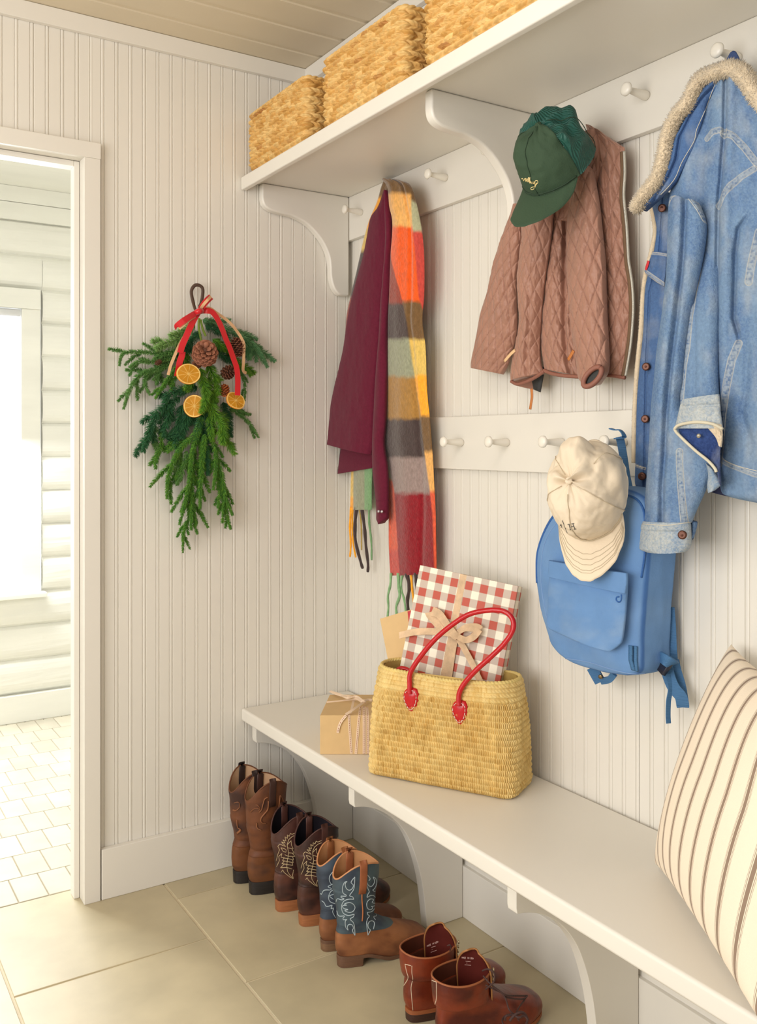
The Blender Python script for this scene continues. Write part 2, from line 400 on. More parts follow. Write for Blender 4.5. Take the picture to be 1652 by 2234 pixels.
def resample_rows(A, n):
    """rows spaced by their vertical pixel distance"""
    A = np.asarray(A, float); d = np.abs(np.diff(A[:, 1])) + np.abs(np.diff(A[:, 3])) + np.abs(np.diff(A[:, 0])) * .3 + 1; c = np.concatenate([[0], np.cumsum(d)]); c /= c[-1]
    t = np.linspace(0, 1, n); idx = np.interp(t, c, np.arange(len(A))) / (len(A) - 1)
    return cat_interp(A, idx), t
def vnoise(x, y, seed=0):
    xi = np.floor(x).astype(np.int64); yi = np.floor(y).astype(np.int64); fx = x - xi; fy = y - yi
    fx = fx * fx * (3 - 2 * fx); fy = fy * fy * (3 - 2 * fy)
    def h(a, b):
        n = (a * 374761393 + b * 668265263 + seed * 1442695041) & 0xffffffff
        n = ((n ^ (n >> 13)) * 1274126177) & 0xffffffff
        return ((n ^ (n >> 16)) & 0xffff) / 65535.0
    return (h(xi, yi) * (1 - fx) + h(xi + 1, yi) * fx) * (1 - fy) + (h(xi, yi + 1) * (1 - fx) + h(xi + 1, yi + 1) * fx) * fy
def fbm(x, y, seed=0, o=3):
    r = 0; a = .5
    for k in range(o): r = r + a * (vnoise(x * 2 ** k, y * 2 ** k, seed + k) - .5); a *= .5
    return r
NRM = np.array([-.86, -.51, 0.0])
def fast_mesh(name, V, Fq, col=None):
    me = bpy.data.meshes.new(name); n = len(V); f = len(Fq)
    me.vertices.add(n); me.vertices.foreach_set('co', np.asarray(V, np.float32).ravel())
    me.loops.add(f * 4); me.loops.foreach_set('vertex_index', np.asarray(Fq, np.int32).ravel())
    me.polygons.add(f); me.polygons.foreach_set('loop_start', np.arange(0, f * 4, 4, dtype=np.int32))
    me.update(calc_edges=True)
    if col is not None:
        a = me.color_attributes.new('pattern', 'FLOAT_COLOR', 'POINT'); c = np.ones((n, 4), np.float32); c[:, :3] = np.asarray(col).reshape(n, -1)[:, :3]
        a.data.foreach_set('color', c.ravel())
    return me
def grid_quads(nr, nc, flip=False, wrap=False):
    i, j = np.meshgrid(np.arange(nr - 1), np.arange(nc if wrap else nc - 1), indexing='ij'); j2 = (j + 1) % nc
    q = np.stack([i * nc + j, i * nc + j2, (i + 1) * nc + j2, (i + 1) * nc + j], -1).reshape(-1, 4)
    return q[:, ::-1] if flip else q
def cloth(name, rows, off, mt, parent, nu=80, nv=200, thick=.012, bulge=.02, disp=None, col=None, N=NRM, power=.6, backoff=None):
    """rows: (xl,yl,xr,yr) outline rows in the photo, standing on the plane x=-off; a closed body with a puffed front"""
    R, vv = resample_rows(rows, nv)
    u = np.linspace(0, 1, nu)
    U, V = np.meshgrid(u, vv)
    PX = R[:, 0:1] * (1 - U) + R[:, 2:3] * U; PY = R[:, 1:2] * (1 - U) + R[:, 3:4] * U
    offv = (off(V) if callable(off) else off) + 0 * U
    B = np.zeros(U.shape + (3,))
    for i in range(nv): B[i] = onXa(PX[i], PY[i], -float(offv[i, 0]))
    wid = np.linalg.norm(B[:, -1] - B[:, 0], axis=1)[:, None]; Sx = (U - .5) * wid
    mid = B[:, nu // 2]; Tz = np.concatenate([[0], np.cumsum(np.linalg.norm(np.diff(mid, axis=0), axis=1))])[:, None] + 0 * U
    prof = np.clip(np.sin(np.pi * U), 0, 1) ** power
    bl = bulge(V) if callable(bulge) else bulge
    d = bl * prof
    edge = np.clip(np.sin(np.pi * U) * 6, 0, 1)
    if disp is not None: d = d + disp(PX, PY, U, V, Sx, Tz) * edge
    Fp = B + N * d[..., None]
    bk = thick * np.clip(np.sin(np.pi * U), 0, 1) ** .5
    Bp = B - N * bk[..., None]; Bp[..., 0] = np.minimum(Bp[..., 0], -.003)
    allv = np.concatenate([Fp.reshape(-1, 3), Bp.reshape(-1, 3)])
    q1 = grid_quads(nv, nu); q2 = grid_quads(nv, nu, True) + nv * nu
    top = np.arange(nu - 1); n0 = nv * nu
    qt = np.stack([top + 1, top, top + n0, top + 1 + n0], -1)
    bt = (nv - 1) * nu + top
    qb = np.stack([bt, bt + 1, bt + 1 + n0, bt + n0], -1)
    sd = np.arange(nv - 1) * nu
    ql = np.stack([sd, sd + nu, sd + nu + n0, sd + n0], -1); sr = sd + nu - 1
    qr = np.stack([sr + nu, sr, sr + n0, sr + nu + n0], -1)
    c = None
    if col is not None:
        cc = col(PX, PY, U, V, Sx, Tz); c = np.concatenate([cc.reshape(-1, 3), cc.reshape(-1, 3)])
    me = fast_mesh(name, allv, np.concatenate([q1, q2, qt, qb, ql, qr]), c)
    bm = bmesh.new(); bm.from_mesh(me); bmesh.ops.remove_doubles(bm, verts=bm.verts, dist=1e-5); bmesh.ops.recalc_face_normals(bm, faces=bm.faces); bm.to_mesh(me); bm.free()
    o = addobj(name, me, mt, parent, True); return o
def bvh_of(objs):
    vs = []; fs = []
    for o in objs:
        off = Vector((0, 0, 0)); p = o.parent
        while p is not None: off += p.location; p = p.parent
        off += o.location
        b = len(vs); vs += [v.co + off for v in o.data.vertices]; fs += [tuple(i + b for i in p.vertices) for p in o.data.polygons]
    return BVHTree.FromPolygons(vs, fs)
def drape(bvh, pts, lift=.0006, step=3.0):
    """follow a line of photo points over a built surface"""
    out = []; C0 = Vector((CAMX, CAMY, CH)); pts = [Vector((p[0], p[1], 0)) for p in pts]
    for a, b in zip(pts[:-1], pts[1:]):
        n = max(1, int((b - a).length / step))
        for k in range(n):
            out.append(a.lerp(b, k / n))
    out.append(pts[-1]); runs = [[]]
    for p in out:
        d = Vector(_ray(p.x, p.y)).normalized(); h, nn, i, t = bvh.ray_cast(C0, d)
        if h is None or (runs[-1] and (h - runs[-1][-1]).length > .05): 
            if runs[-1]: runs.append([])
            if h is None: continue
        runs[-1].append(h - d * lift)
    return [r for r in runs if len(r) > 1]
def stitch(name, objs, lines, r, mt, parent, lift=.0004, smooth=0, step=3.0, n=5, bvh=None, flat=1.0):
    bvh = bvh or bvh_of(objs); mb = MB()
    for ln in lines:
        if smooth: ln = [(p.x, p.y) for p in catmull([(q[0], q[1], 0) for q in ln], smooth)]
        for run in drape(bvh, ln, lift, step): mb.tube(run, r, n, flat=flat)
    if mb.v: return mb.build(name, mt, parent, smooth=True, fixn=False)
def zc(pts, ox, oy, s): return [(ox + x / s, oy + y / s) for x, y in pts]
def polydist(PX, PY, ln):
    D = np.full(PX.shape, 1e9)
    for (x0, y0), (x1, y1) in zip(ln[:-1], ln[1:]):
        dx, dy = x1 - x0, y1 - y0; L = dx * dx + dy * dy + 1e-9
        t = np.clip(((PX - x0) * dx + (PY - y0) * dy) / L, 0, 1)
        D = np.minimum(D, np.hypot(PX - x0 - t * dx, PY - y0 - t * dy))
    return D
def C3(r, g, b): return np.array([lin(r), lin(g), lin(b)])
def mix3(a, b, t): t = np.clip(t, 0, 1)[..., None]; return a * (1 - t) + b * t
def ramp(V, stops, soft=1.0):
    """stops: (position, colour) bands with soft borders"""
    out = np.zeros(V.shape + (3,)) + stops[0][1]
    for p, c in stops[1:]: out = mix3(out, c, (V - p) / soft + .5)
    return out

# ================================================================== SCARF
wool = mat('brushed_wool', None, .95, vcol=True, bump=.9, bump_scale=260, stretch=(1, 1, .55), noise_amt=.16, noise_scale=160, sheen=.5, spec=.1)
scarf = thing('plaid_scarf', 'brushed wool scarf in wide orange, red, yellow and grey blocks hanging from upper rail', 'scarf', (-.06, -.33, 1.2))
K = dict(brown=C3(118, 88, 54), peach=C3(236, 176, 98), orange=C3(236, 92, 26), rust=C3(150, 58, 42), dark=C3(74, 60, 58), green=C3(152, 154, 128), gold=C3(168, 124, 62), mauve=C3(152, 132, 126), red=C3(140, 22, 34), coral=C3(222, 92, 60), yellow=C3(226, 190, 100), amber=C3(252, 172, 44), sage=C3(178, 176, 140), rose=C3(198, 72, 62), mint=C3(140, 182, 130))
def scarf_col(PX, PY, U, V, S_, T_):
    wob = fbm(PX / 9, PY / 9, 4) * 9; Y = PY + wob
    main_l = ramp(Y, [(0, K['brown']), (425, K['peach']), (497, K['rust']), (664, K['dark']), (740, K['green']), (822, K['gold']), (914, K['dark']), (998, K['mauve']), (1076, K['red'])], 9)
    main_r = ramp(Y, [(0, K['brown']), (425, K['peach']), (497, K['orange']), (658, K['brown']), (741, K['yellow']), (820, K['amber']), (908, K['brown']), (985, K['peach']), (1070, K['coral'])], 9)
    edge_r = ramp(Y, [(0, K['brown']), (440, K['sage']), (508, K['rose']), (676, K['brown']), (741, K['yellow']), (820, K['amber']), (908, K['brown']), (985, K['amber']), (1070, K['coral'])], 7)
    xb = np.interp(PY, [500, 570, 640, 700, 740, 850, 900, 940, 990, 1060, 1120, 1260], [846, 858, 880, 893, 898, 911, 919, 922, 928, 938, 945, 950])
    c = mix3(main_l, main_r, (PX - xb) / 3 + .5)
    xe = np.interp(PY, [395, 430, 500, 560, 650, 690], [898, 901, 906, 912, 917, 926])
    c = mix3(c, edge_r, np.where(PY < 720, (PX - xe) / 3 + .5, 0))
    xl = np.interp(PY, [1000, 1070, 1150, 1260], [844, 862, 868, 876])
    left = ramp(Y, [(0, K['sage']), (1045, K['coral']), (1200, K['rose'])], 10)
    c = mix3(c, left, np.where(PY > 1000, (xl - PX) / 3 + .5, 0))
    return c * (1 + .25 * fbm(PX / 2, PY / 4, 9)[..., None])
def scarf_disp(PX, PY, U, V, S_, T_):
    d = .006 * np.exp(-((U - .28 - .2 * V) / .16) ** 2) - .010 * np.exp(-((U - .72 + .05 * np.sin(V * 7)) / .05) ** 2) * (1 - .5 * V) + .003 * np.sin(U * 9 + V * 5)
    return d + .0025 * fbm(PX / 6, PY / 6, 3)
cloth('scarf_front', [(836, 394, 868, 393), (842, 402, 890, 399), (846, 412, 900, 412), (848, 430, 906, 432), (850, 452, 912, 455), (856, 480, 917, 480), (856, 510, 922, 510), (852, 560, 926, 560), (849, 640, 926, 640), (846, 700, 922, 700), (844, 760, 929, 760), (843, 850, 932, 850), (840, 910, 938, 910), (836, 960, 942, 960), (844, 1002, 945, 1002), (847, 1060, 948, 1060), (848, 1120, 951, 1120), (848, 1180, 952, 1180), (850, 1230, 953, 1228), (852, 1256, 953, 1250)], lambda v: .088 - .045 * v, wool, scarf, nu=90, nv=420, thick=.010, bulge=lambda v: .022 - .012 * v, disp=scarf_disp, col=scarf_col)
def back_col(PX, PY, U, V, S_, T_):
    wob = fbm(PX / 9, PY / 9, 4) * 9; Y = PY + wob
    a = ramp(Y, [(0, K['brown']), (432, K['amber']), (500, K['yellow']), (548, K['dark']), (650, K['rust']), (720, K['red'])], 9)
    lo = ramp(Y, [(900, K['yellow']), (1085, K['amber'])], 9); mi = ramp(Y, [(900, K['green'])], 9); rt = ramp(Y, [(900, K['mint'] * .8)], 9)
    b = mix3(mix3(lo, mi, (PX - 773) / 3 + .5), rt, (PX - 798) / 3 + .5)
    return mix3(a, b, (PY - 900) / 20) * (1 + .25 * fbm(PX / 2, PY / 4, 9)[..., None])
cloth('scarf_back', [(838, 394, 866, 393), (832, 408, 862, 410), (823, 440, 856, 440), (806, 480, 850, 480), (794, 520, 848, 520), (785, 560, 846, 560), (776, 600, 842, 600), (764, 650, 836, 650), (755, 700, 830, 700), (752, 800, 825, 800), (760, 900, 820, 900), (766, 1000, 814, 1000), (765, 1060, 812, 1060), (764, 1112, 812, 1112)], lambda v: .034 + 0 * v, wool, scarf, nu=50, nv=300, thick=.006, bulge=.012, col=back_col, disp=lambda PX, PY, U, V, S_, T_: .002 * np.sin(U * 12 + V * 3))
mb = MB()
rr = random.Random(5)
def fringe(mb, pts, w, c, off, wig=1.5):
    mb = MB()
    P = catmull([onX(x + rr.uniform(-wig, wig), y, -off - .004 * rr.random()) for x, y in pts], 6)
    mb.tube(P, lambda t: w * (1 - .25 * t) * (1 + .12 * math.sin(t * 23)), 8, col=tuple(list(c) + [1]))
    mb.build('fringe', wool, scarf, smooth=True, fixn=False)
for a, w, c, o in [([(853, 1250), (851, 1275), (846, 1300), (849, 1325), (844, 1350)], .0042, K['mint'], .05), ([(868, 1250), (870, 1275), (872, 1300), (866, 1325), (868, 1350)], .0052, K['mint'], .052), ([(878, 1252), (874, 1280), (882, 1310), (888, 1345)], .004, K['mint'], .047),
                   ([(888, 1252), (892, 1280), (890, 1310), (893, 1350)], .0062, K['dark'], .052), ([(898, 1252), (899, 1285), (902, 1320), (898, 1350)], .004, K['amber'], .048), ([(908, 1250), (910, 1280), (912, 1320)], .0058, K['dark'], .05), ([(925, 1250), (926, 1300)], .0055, K['red'], .05), ([(942, 1250), (942, 1300)], .005, K['coral'], .05)]:
    fringe(mb, a, w, c, o)
for a, w, c in [([(765, 1105), (763, 1150), (767, 1190), (764, 1215)], .0042, K['amber']), ([(771, 1105), (770, 1150), (771, 1180), (775, 1216)], .0038, K['amber']), ([(779, 1105), (775, 1140), (777, 1180), (786, 1225), (793, 1240)], .0062, K['dark']), ([(790, 1105), (795, 1150), (799, 1190), (803, 1230), (803, 1248)], .0058, K['dark']), ([(786, 1110), (788, 1150), (790, 1200)], .003, K['yellow'] * .6), ([(804, 1100), (806, 1140), (810, 1180), (811, 1222)], .0042, K['mint'] * .75)]:
    fringe(mb, a, w, c, .036)

# ================================================================== BURGUNDY SHIRT
twill = mat('burgundy_twill', rgb(102, 28, 50), .9, noise_amt=.10, noise_scale=120, bump=.5, bump_scale=500, sheen=.12, spec=.15)
shirt = thing('burgundy_shirt', 'dark burgundy twill shirt draped on the peg beside the plaid scarf', 'shirt', (-.06, -.30, 1.3))
def sh_disp(PX, PY, U, V, S_, T_):
    return .006 * np.sin(U * 5 + 1.5 + V * 2) * V + .0022 * fbm(PX / 16, PY / 50, 2) * 3
cloth('shirt_body', [(838, 417, 850, 417), (826, 450, 851, 448), (809, 475, 850, 476), (800, 520, 847, 520), (792, 560, 844, 560), (778, 610, 840, 610), (765, 660, 836, 660), (756, 710, 832, 712), (749, 760, 829, 764), (739, 805, 825, 812), (728, 850, 822, 860), (718, 900, 819, 915), (710, 935, 817, 960), (702, 966, 812, 992)], lambda v: .052 + .02 * v, twill, shirt, nu=80, nv=260, thick=.014, bulge=lambda v: .014 + .02 * v, disp=sh_disp)
cloth('shirt_tail', [(746, 930, 813, 930), (743, 975, 813, 985), (740, 1000, 813, 1005), (736, 1034, 812, 1021)], .048, twill, shirt, nu=40, nv=60, thick=.008, bulge=.006)
def sl_disp(PX, PY, U, V, S_, T_):
    return .004 * np.sin(V * 24 + U * 4) * (1 - V) * .6 + .003 * fbm(PX / 10, PY / 40, 8)
cloth('shirt_sleeve', [(841, 418, 851, 418), (842, 450, 853, 450), (842, 500, 855, 500), (840, 560, 854, 560), (836, 620, 851, 620), (830, 680, 847, 680), (827, 740, 845, 740), (822, 800, 844, 800), (818, 860, 843, 860), (815, 920, 841, 920), (813, 970, 838, 970), (813, 1020, 845, 1020), (819, 1080, 847, 1080), (822, 1100, 847, 1100)], lambda v: .080 - .002 * v, twill, shirt, nu=50, nv=280, thick=.03, bulge=.020, disp=sl_disp)
cf = cloth('cuff', [(820.5, 1092, 847.5, 1092), (822, 1115, 847, 1118), (822, 1132, 846, 1131), (826, 1139, 840, 1137), (830, 1143, 833, 1142)], .079, twill, shirt, nu=30, nv=40, thick=.026, bulge=.021)
mb = MB()
for x, y in ((826.5, 1115.5), (833.5, 1116)):
    p = onX(x, y, -.102); mb.lathe([(-.004, .004), (0, .0045), (.002, .004), (.003, .002), (.0032, 0)], p, (-.86, -.4, 0), 14)
mb.build('snap_button', mat('pearl_snap', rgb(190, 180, 185), .2, metal=.6), shirt, smooth=True)

# ================================================================== QUILTED JACKET
qm = mat('quilted_nylon', None, .48, vcol=True, noise_amt=.06, noise_scale=12, bump=.25, bump_scale=90, sheen=.2, spec=.4)
qj = thing('quilted_jacket', 'dusty rose diamond quilted jacket hanging under the green cap', 'jacket', (-.07, -.95, 1.5))
QC = C3(164, 119, 100); QS = C3(116, 76, 62)
def quilt(skew=0.0, p=.027, flow=0.0, hh=.0052, seed=1):
    def f(PX, PY, U, V, S_, T_):
        s = S_ + skew * T_; a = (s * 1.0 + T_ * .52 + flow * np.sin(V * 6) * .01) / p / 1.15; b = (s * 1.0 - T_ * .52) / p / 1.15
        pa = np.abs(np.sin(np.pi * a)); pb = np.abs(np.sin(np.pi * b))
        puff = (np.minimum(pa, pb)) ** .55
        wr = fbm(S_ * 60, T_ * 38, seed) * .0075 * puff + fbm(S_ * 170, T_ * 120, seed + 3) * .003
        return hh * puff + wr
    def c(PX, PY, U, V, S_, T_):
        s = S_ + skew * T_; a = (s * 1.0 + T_ * .52 + flow * np.sin(V * 6) * .01) / p / 1.15; b = (s * 1.0 - T_ * .52) / p / 1.15
        m = np.minimum(np.abs(np.sin(np.pi * a)), np.abs(np.sin(np.pi * b)))
        dash = (np.sin(T_ * 2200) > -.4)
        return mix3(np.zeros(PX.shape + (3,)) + QC, QS, np.clip(1 - m / .13, 0, 1) * .75 * dash)
    return f, c
def addd(*fs): return lambda *a: sum(f(*a) for f in fs)
d1, c1 = quilt(.10, seed=1)
cloth('left_sleeve', [(1122, 450, 1150, 450), (1108, 488, 1140, 500), (1097, 515, 1141, 518), (1085, 549, 1136, 565), (1073, 592, 1129, 612), (1064, 634, 1129, 660), (1055, 662, 1130, 706), (1047, 690, 1126, 742), (1038, 740, 1118, 770), (1028, 790, 1108, 800), (1028, 803, 1098, 817)], lambda v: .095 - .04 * v, qm, qj, nu=120, nv=300, thick=.035, bulge=.028, disp=d1, col=c1)
d2, c2 = quilt(-.05, seed=5)
fold2 = lambda PX, PY, U, V, S_, T_: .010 * np.sin(U * 3.4 + .3) - .006 * np.exp(-((U - .62) / .07) ** 2) * np.clip(V * 2 - .5, 0, 1)
cloth('front_panel', [(1148, 440, 1212, 430), (1139, 490, 1206, 470), (1139, 518, 1204, 500), (1134, 560, 1196, 560), (1129, 612, 1188, 620), (1132, 660, 1184, 660), (1134, 709, 1180, 715), (1126, 753, 1178, 760), (1119, 790, 1180, 790), (1115, 815, 1184, 806), (1116, 832, 1186, 815)], lambda v: .105 - .04 * v, qm, qj, nu=120, nv=300, thick=.045, bulge=.026, disp=addd(d2, fold2), col=c2)
d3, c3 = quilt(.02, seed=9)
fold3 = lambda PX, PY, U, V, S_, T_: -.012 * np.exp(-((U - .86 + .1 * V) / .06) ** 2) + .006 * np.sin(U * 5)
cloth('side_panel', [(1204, 440, 1240, 425), (1206, 500, 1240, 500), (1192, 580, 1243, 590), (1186, 643, 1246, 650), (1181, 700, 1248, 705), (1180, 740, 1252, 745), (1184, 780, 1258, 790), (1188, 806, 1266, 820)], .058, qm, qj, nu=110, nv=280, thick=.04, bulge=.024, disp=addd(d3, fold3), col=c3)
d4, c4 = quilt(.0, p=.030, seed=12)
cloth('right_sleeve', [(1255, 395, 1290, 365), (1248, 425, 1297, 385), (1239, 480, 1308, 445), (1237, 540, 1315, 510), (1238, 600, 1321, 570), (1241, 650, 1323, 640), (1245, 700, 1325, 700), (1251, 750, 1328, 752), (1258, 795, 1329, 795), (1263, 825, 1324, 816), (1276, 841, 1309, 834)], lambda v: .085 - .005 * v, qm, qj, nu=130, nv=340, thick=.055, bulge=.034, disp=d4, col=c4, power=.5)
d5, c5 = quilt(-.03, p=.030, seed=17)
fold5 = lambda PX, PY, U, V, S_, T_: .008 * np.sin(U * 4 + V * 2) - .006 * np.exp(-((U - .45 + .1 * V) / .08) ** 2) * (V < .5)
cloth('right_panel', [(1278, 272, 1330, 300), (1285, 300, 1358, 319), (1290, 330, 1364, 328), (1298, 377, 1364, 377), (1304, 424, 1361, 424), (1312, 502, 1368, 502), (1316, 565, 1372, 565), (1320, 612, 1379, 612), (1322, 674, 1382, 674), (1325, 737, 1378, 737), (1322, 780, 1372, 780), (1300, 818, 1365, 822)], .042, qm, qj, nu=100, nv=380, thick=.022, bulge=.016, disp=addd(d5, fold5), col=c5)
cloth('collar', [(1262, 300, 1300, 285), (1245, 330, 1310, 320), (1235, 380, 1308, 380), (1215, 430, 1290, 430), (1200, 490, 1262, 480)], .06, qm, qj, nu=80, nv=120, thick=.03, bulge=.02, disp=d5, col=c5)
hemm = mat('jacket_binding', rgb(140, 90, 74), .6)
mb = MB()
def wallline(pts, off, n=6): return catmull([onX(x, y, -off) for x, y in pts], n)
mb.tube(wallline([(1116, 832), (1130, 838), (1150, 832), (1170, 822), (1187, 810)], .080), .0045, 8)
mb.tube(wallline([(1187, 808), (1205, 815), (1235, 820), (1266, 822)], .078), .0045, 8)
mb.tube(wallline([(1300, 820), (1330, 819), (1364, 824)], .05), .0042, 8)
mb.build('hem_binding', hemm, qj, smooth=True, fixn=False)
zl = [(1362, 330), (1363.5, 377), (1361, 424), (1364, 460), (1368, 502), (1371.5, 565), (1376, 595), (1380, 625), (1382, 674), (1378, 737), (1372, 780), (1365, 820)]
mb = MB(); P = wallline(zl, .05, 8); mb.tube(P, .0032, 8); mb.build('zipper', mat('zipper_metal', rgb(200, 196, 184), .3, metal=.7, bump=.6, bump_scale=900), qj, smooth=True, fixn=False)
mb = MB(); mb.tube([p + Vector((-.002, .006, 0)) for p in P], .0045, 6, flat=.5); mb.build('zipper_tape', mat('zipper_tape', rgb(110, 84, 60), .8), qj, smooth=True, fixn=False)
lthr = mat('tan_leather', rgb(186, 112, 50), .5, noise_amt=.1)
for pts, off, m in (([(1160, 848), (1161, 865), (1159, 880), (1157, 893)], .075, lthr), ([(1252, 765), (1246, 775), (1240, 785)], .098, lthr), ([(1124, 764), (1114, 773), (1101, 788)], .10, mat('pale_leather', rgb(226, 186, 140), .5))):
    mb = MB(); mb.tube(wallline(pts, off, 4), .0045, 8, flat=.35, up=(-1, 0, .01)); mb.build('zipper_pull', m, qj, smooth=True, fixn=False)
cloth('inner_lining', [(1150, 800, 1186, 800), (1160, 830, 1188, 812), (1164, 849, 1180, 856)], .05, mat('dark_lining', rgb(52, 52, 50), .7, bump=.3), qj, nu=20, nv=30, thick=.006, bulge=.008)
cloth('back_hem', [(1122, 815, 1165, 815), (1124, 838, 1166, 835), (1140, 845, 1165, 850)], .045, qm, qj, nu=40, nv=40, thick=.006, bulge=.004, col=lambda PX, *a: np.zeros(PX.shape + (3,)) + QC * .9)
# open cuff of the right sleeve: a dark lined ring
mb = MB(); cc = onX(1293, 822, -.125); e1 = Vector((.2, -.5, .55)).normalized(); e2 = Vector((-.1, .6, .45)).normalized()
ring = [cc + e1 * (.026 * math.cos(a)) + e2 * (.014 * math.sin(a)) for a in [2 * math.pi * k / 20 for k in range(21)]]
mb.tube(ring, .006, 8); mb.build('cuff_rim', hemm, qj, smooth=True, fixn=False)
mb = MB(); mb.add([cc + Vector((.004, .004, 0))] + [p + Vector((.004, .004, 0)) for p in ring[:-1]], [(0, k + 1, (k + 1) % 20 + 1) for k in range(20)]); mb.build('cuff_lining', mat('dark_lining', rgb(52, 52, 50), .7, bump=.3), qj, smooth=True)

# ================================================================== DENIM JACKET
dm = mat('washed_denim', None, .85, vcol=True, noise_amt=.10, noise_scale=150, bump=.8, bump_scale=420, spec=.15)
dj = thing('denim_jacket', 'faded blue denim jacket with cream fleece collar hanging at the right', 'jacket', (-.08, -1.5, 1.5))
D1 = C3(118, 145, 176); D2 = C3(80, 110, 156); D3 = C3(74, 98, 138); DW = C3(186, 190, 188)
DS = []
def denim(base=D1, dark=D2, seed=0, lo=.0, seams=(), edgew=None):
    def c(PX, PY, U, V, S_, T_):
        n = fbm(PX / 45, PY / 90, seed) * 1.3 + fbm(PX / 2.5, PY / 2.5, seed + 5) * 1.2 + lo
        cc = mix3(np.zeros(PX.shape + (3,)) + base, dark, n + .35)
        cc = mix3(cc, DW, (fbm(PX / 26, PY / 60, seed + 11) * 2 + .02) * .5)
        for ln, w in seams:
            D = polydist(PX, PY, ln); inside = np.clip((w - D) / 1.5, 0, 1); n2 = vnoise(PX / 3.5, PY / 3.5, seed + 2)
            cc = mix3(cc, mix3(np.zeros(PX.shape + (3,)) + DW, D3, (n2 - .45) * 2), inside * .45)
            cc = mix3(cc, C3(206, 200, 184), np.clip(1 - np.abs(D - w) / 1.3, 0, 1) * .8)
        return cc
    return c
def seamd(seams, h=.0018):
    def f(PX, PY, U, V, S_, T_):
        d = 0
        for ln, w in seams:
            D = polydist(PX, PY, ln); d = d + h * np.clip((w - D) / 1.5, 0, 1) - h * .8 * np.exp(-((D - w * .55) / .8) ** 2)
        return d
    return f
def ridge(pts, w, h):
    def f(PX, PY, U, V, S_, T_):
        P = np.array(pts, float); xc = np.interp(PY, P[:, 1], P[:, 0]); ww = w
        return h * np.exp(-((PX - xc) / ww) ** 2)
    return f
# upper body and yoke (behind everything)
yoke = [([(1550, 316), (1562, 305), (1578, 302), (1588, 304)], 6), ([(1586, 309), (1610, 320), (1632, 342), (1652, 368), (1675, 398)], 7)]
arm2 = [([(1652, 385), (1625, 402), (1603, 422), (1585, 444), (1576, 462)], 6)]
fold_mid = ridge([(1590, 180), (1588, 300), (1580, 400), (1574, 470), (1571, 600), (1566, 760), (1562, 900)], 7, -.012)
fold_mid2 = ridge([(1604, 180), (1602, 300), (1597, 400), (1592, 470), (1588, 640), (1584, 850)], 12, .012)
side2 = [([(1662, 520), (1645, 590), (1640, 625)], 8), ([(1618, 755), (1603, 790), (1590, 850), (1582, 905), (1577, 960), (1572, 1010)], 8)]
band2 = [([(1573, 1002), (1600, 1015), (1652, 1034), (1700, 1040), (1800, 1046)], 4)]
upper = cloth('jacket_body', [(1535, 172, 1640, 168), (1520, 215, 1680, 205), (1505, 260, 1712, 250), (1490, 320, 1745, 305), (1474, 380, 1770, 370), (1462, 430, 1790, 430), (1460, 500, 1800, 500), (1480, 560, 1812, 560), (1500, 620, 1818, 620), (1520, 700, 1820, 700), (1545, 780, 1822, 780), (1562, 850, 1822, 850), (1570, 930, 1822, 930), (1573, 1000, 1822, 1000), (1573, 1064, 1818, 1062), (1590, 1082, 1815, 1084), (1652, 1096, 1812, 1098)], .075, dm, dj, nu=260, nv=760, thick=.045, bulge=.055, power=.36,
      disp=addd(seamd(yoke + arm2 + side2 + band2), ridge([(1590, 180), (1588, 300), (1580, 400), (1574, 470), (1571, 600), (1566, 760), (1562, 900)], 5, -.014), ridge([(1604, 180), (1602, 300), (1597, 400), (1592, 470), (1588, 640), (1584, 850), (1584, 1000)], 12, .010), ridge([(1560, 180), (1545, 300), (1535, 400), (1530, 500)], 12, -.008), ridge([(1535, 200), (1515, 300), (1495, 420), (1490, 500)], 14, .008),
        lambda PX, PY, *a: -.014 * np.exp(-((PX - np.interp(PY, [480, 510, 560, 640, 700, 740], [1640, 1618, 1611, 1609, 1607, 1618])) / 5) ** 2) * np.clip((PY - 470) / 40, 0, 1) * np.clip((770 - PY) / 40, 0, 1) - .008 * np.exp(-((PX - np.interp(PY, [760, 860, 900, 960], [1636, 1632, 1622, 1640])) / 8) ** 2) * np.clip((PY - 740) / 40, 0, 1) * np.clip((980 - PY) / 40, 0, 1), lambda PX, PY, *a: .005 * fbm(PX / 22, PY / 45, 3)), col=denim(D1, D2, 3, -.08, yoke + arm2 + side2 + band2))
backp = upper
# middle body panel ending in the folded waistband
sside = [([(1541, 512), (1532, 560), (1527, 600), (1518, 640), (1509, 690), (1503, 760), (1495, 800), (1488, 880)], 7)]
cuffb = [([(1494, 868), (1512, 861), (1545, 859), (1569, 861)], 3)]
midp = cloth('middle_panel', [(1500, 470, 1578, 470), (1500, 540, 1575, 540), (1495, 620, 1574, 620), (1490, 700, 1571, 700), (1485, 780, 1569, 780), (1478, 860, 1570, 860), (1474, 925, 1576, 935)], lambda v: .072 + .034 * np.clip(v * 2.2, 0, 1), dm, dj, nu=110, nv=420, thick=.05, bulge=.028, power=.4,
      disp=addd(seamd(sside), ridge([(1552, 480), (1552, 860)], 14, .006), ridge([(1541, 480), (1543, 510), (1520, 640)], 5, -.004)), col=denim(D1, D2, 7, -.12, sside))
cloth('waistband', [(1489, 872, 1570, 860), (1484, 885, 1572, 880), (1477, 915, 1574, 905), (1472, 935, 1578, 935)], .152, dm, dj, nu=90, nv=80, thick=.03, bulge=.020, power=.4, disp=lambda PX, PY, U, V, *a: .003 * fbm(PX / 9, PY / 5, 4) - .004 * np.exp(-((V - .3) / .06) ** 2), col=denim(DW, D1, 13, .12))
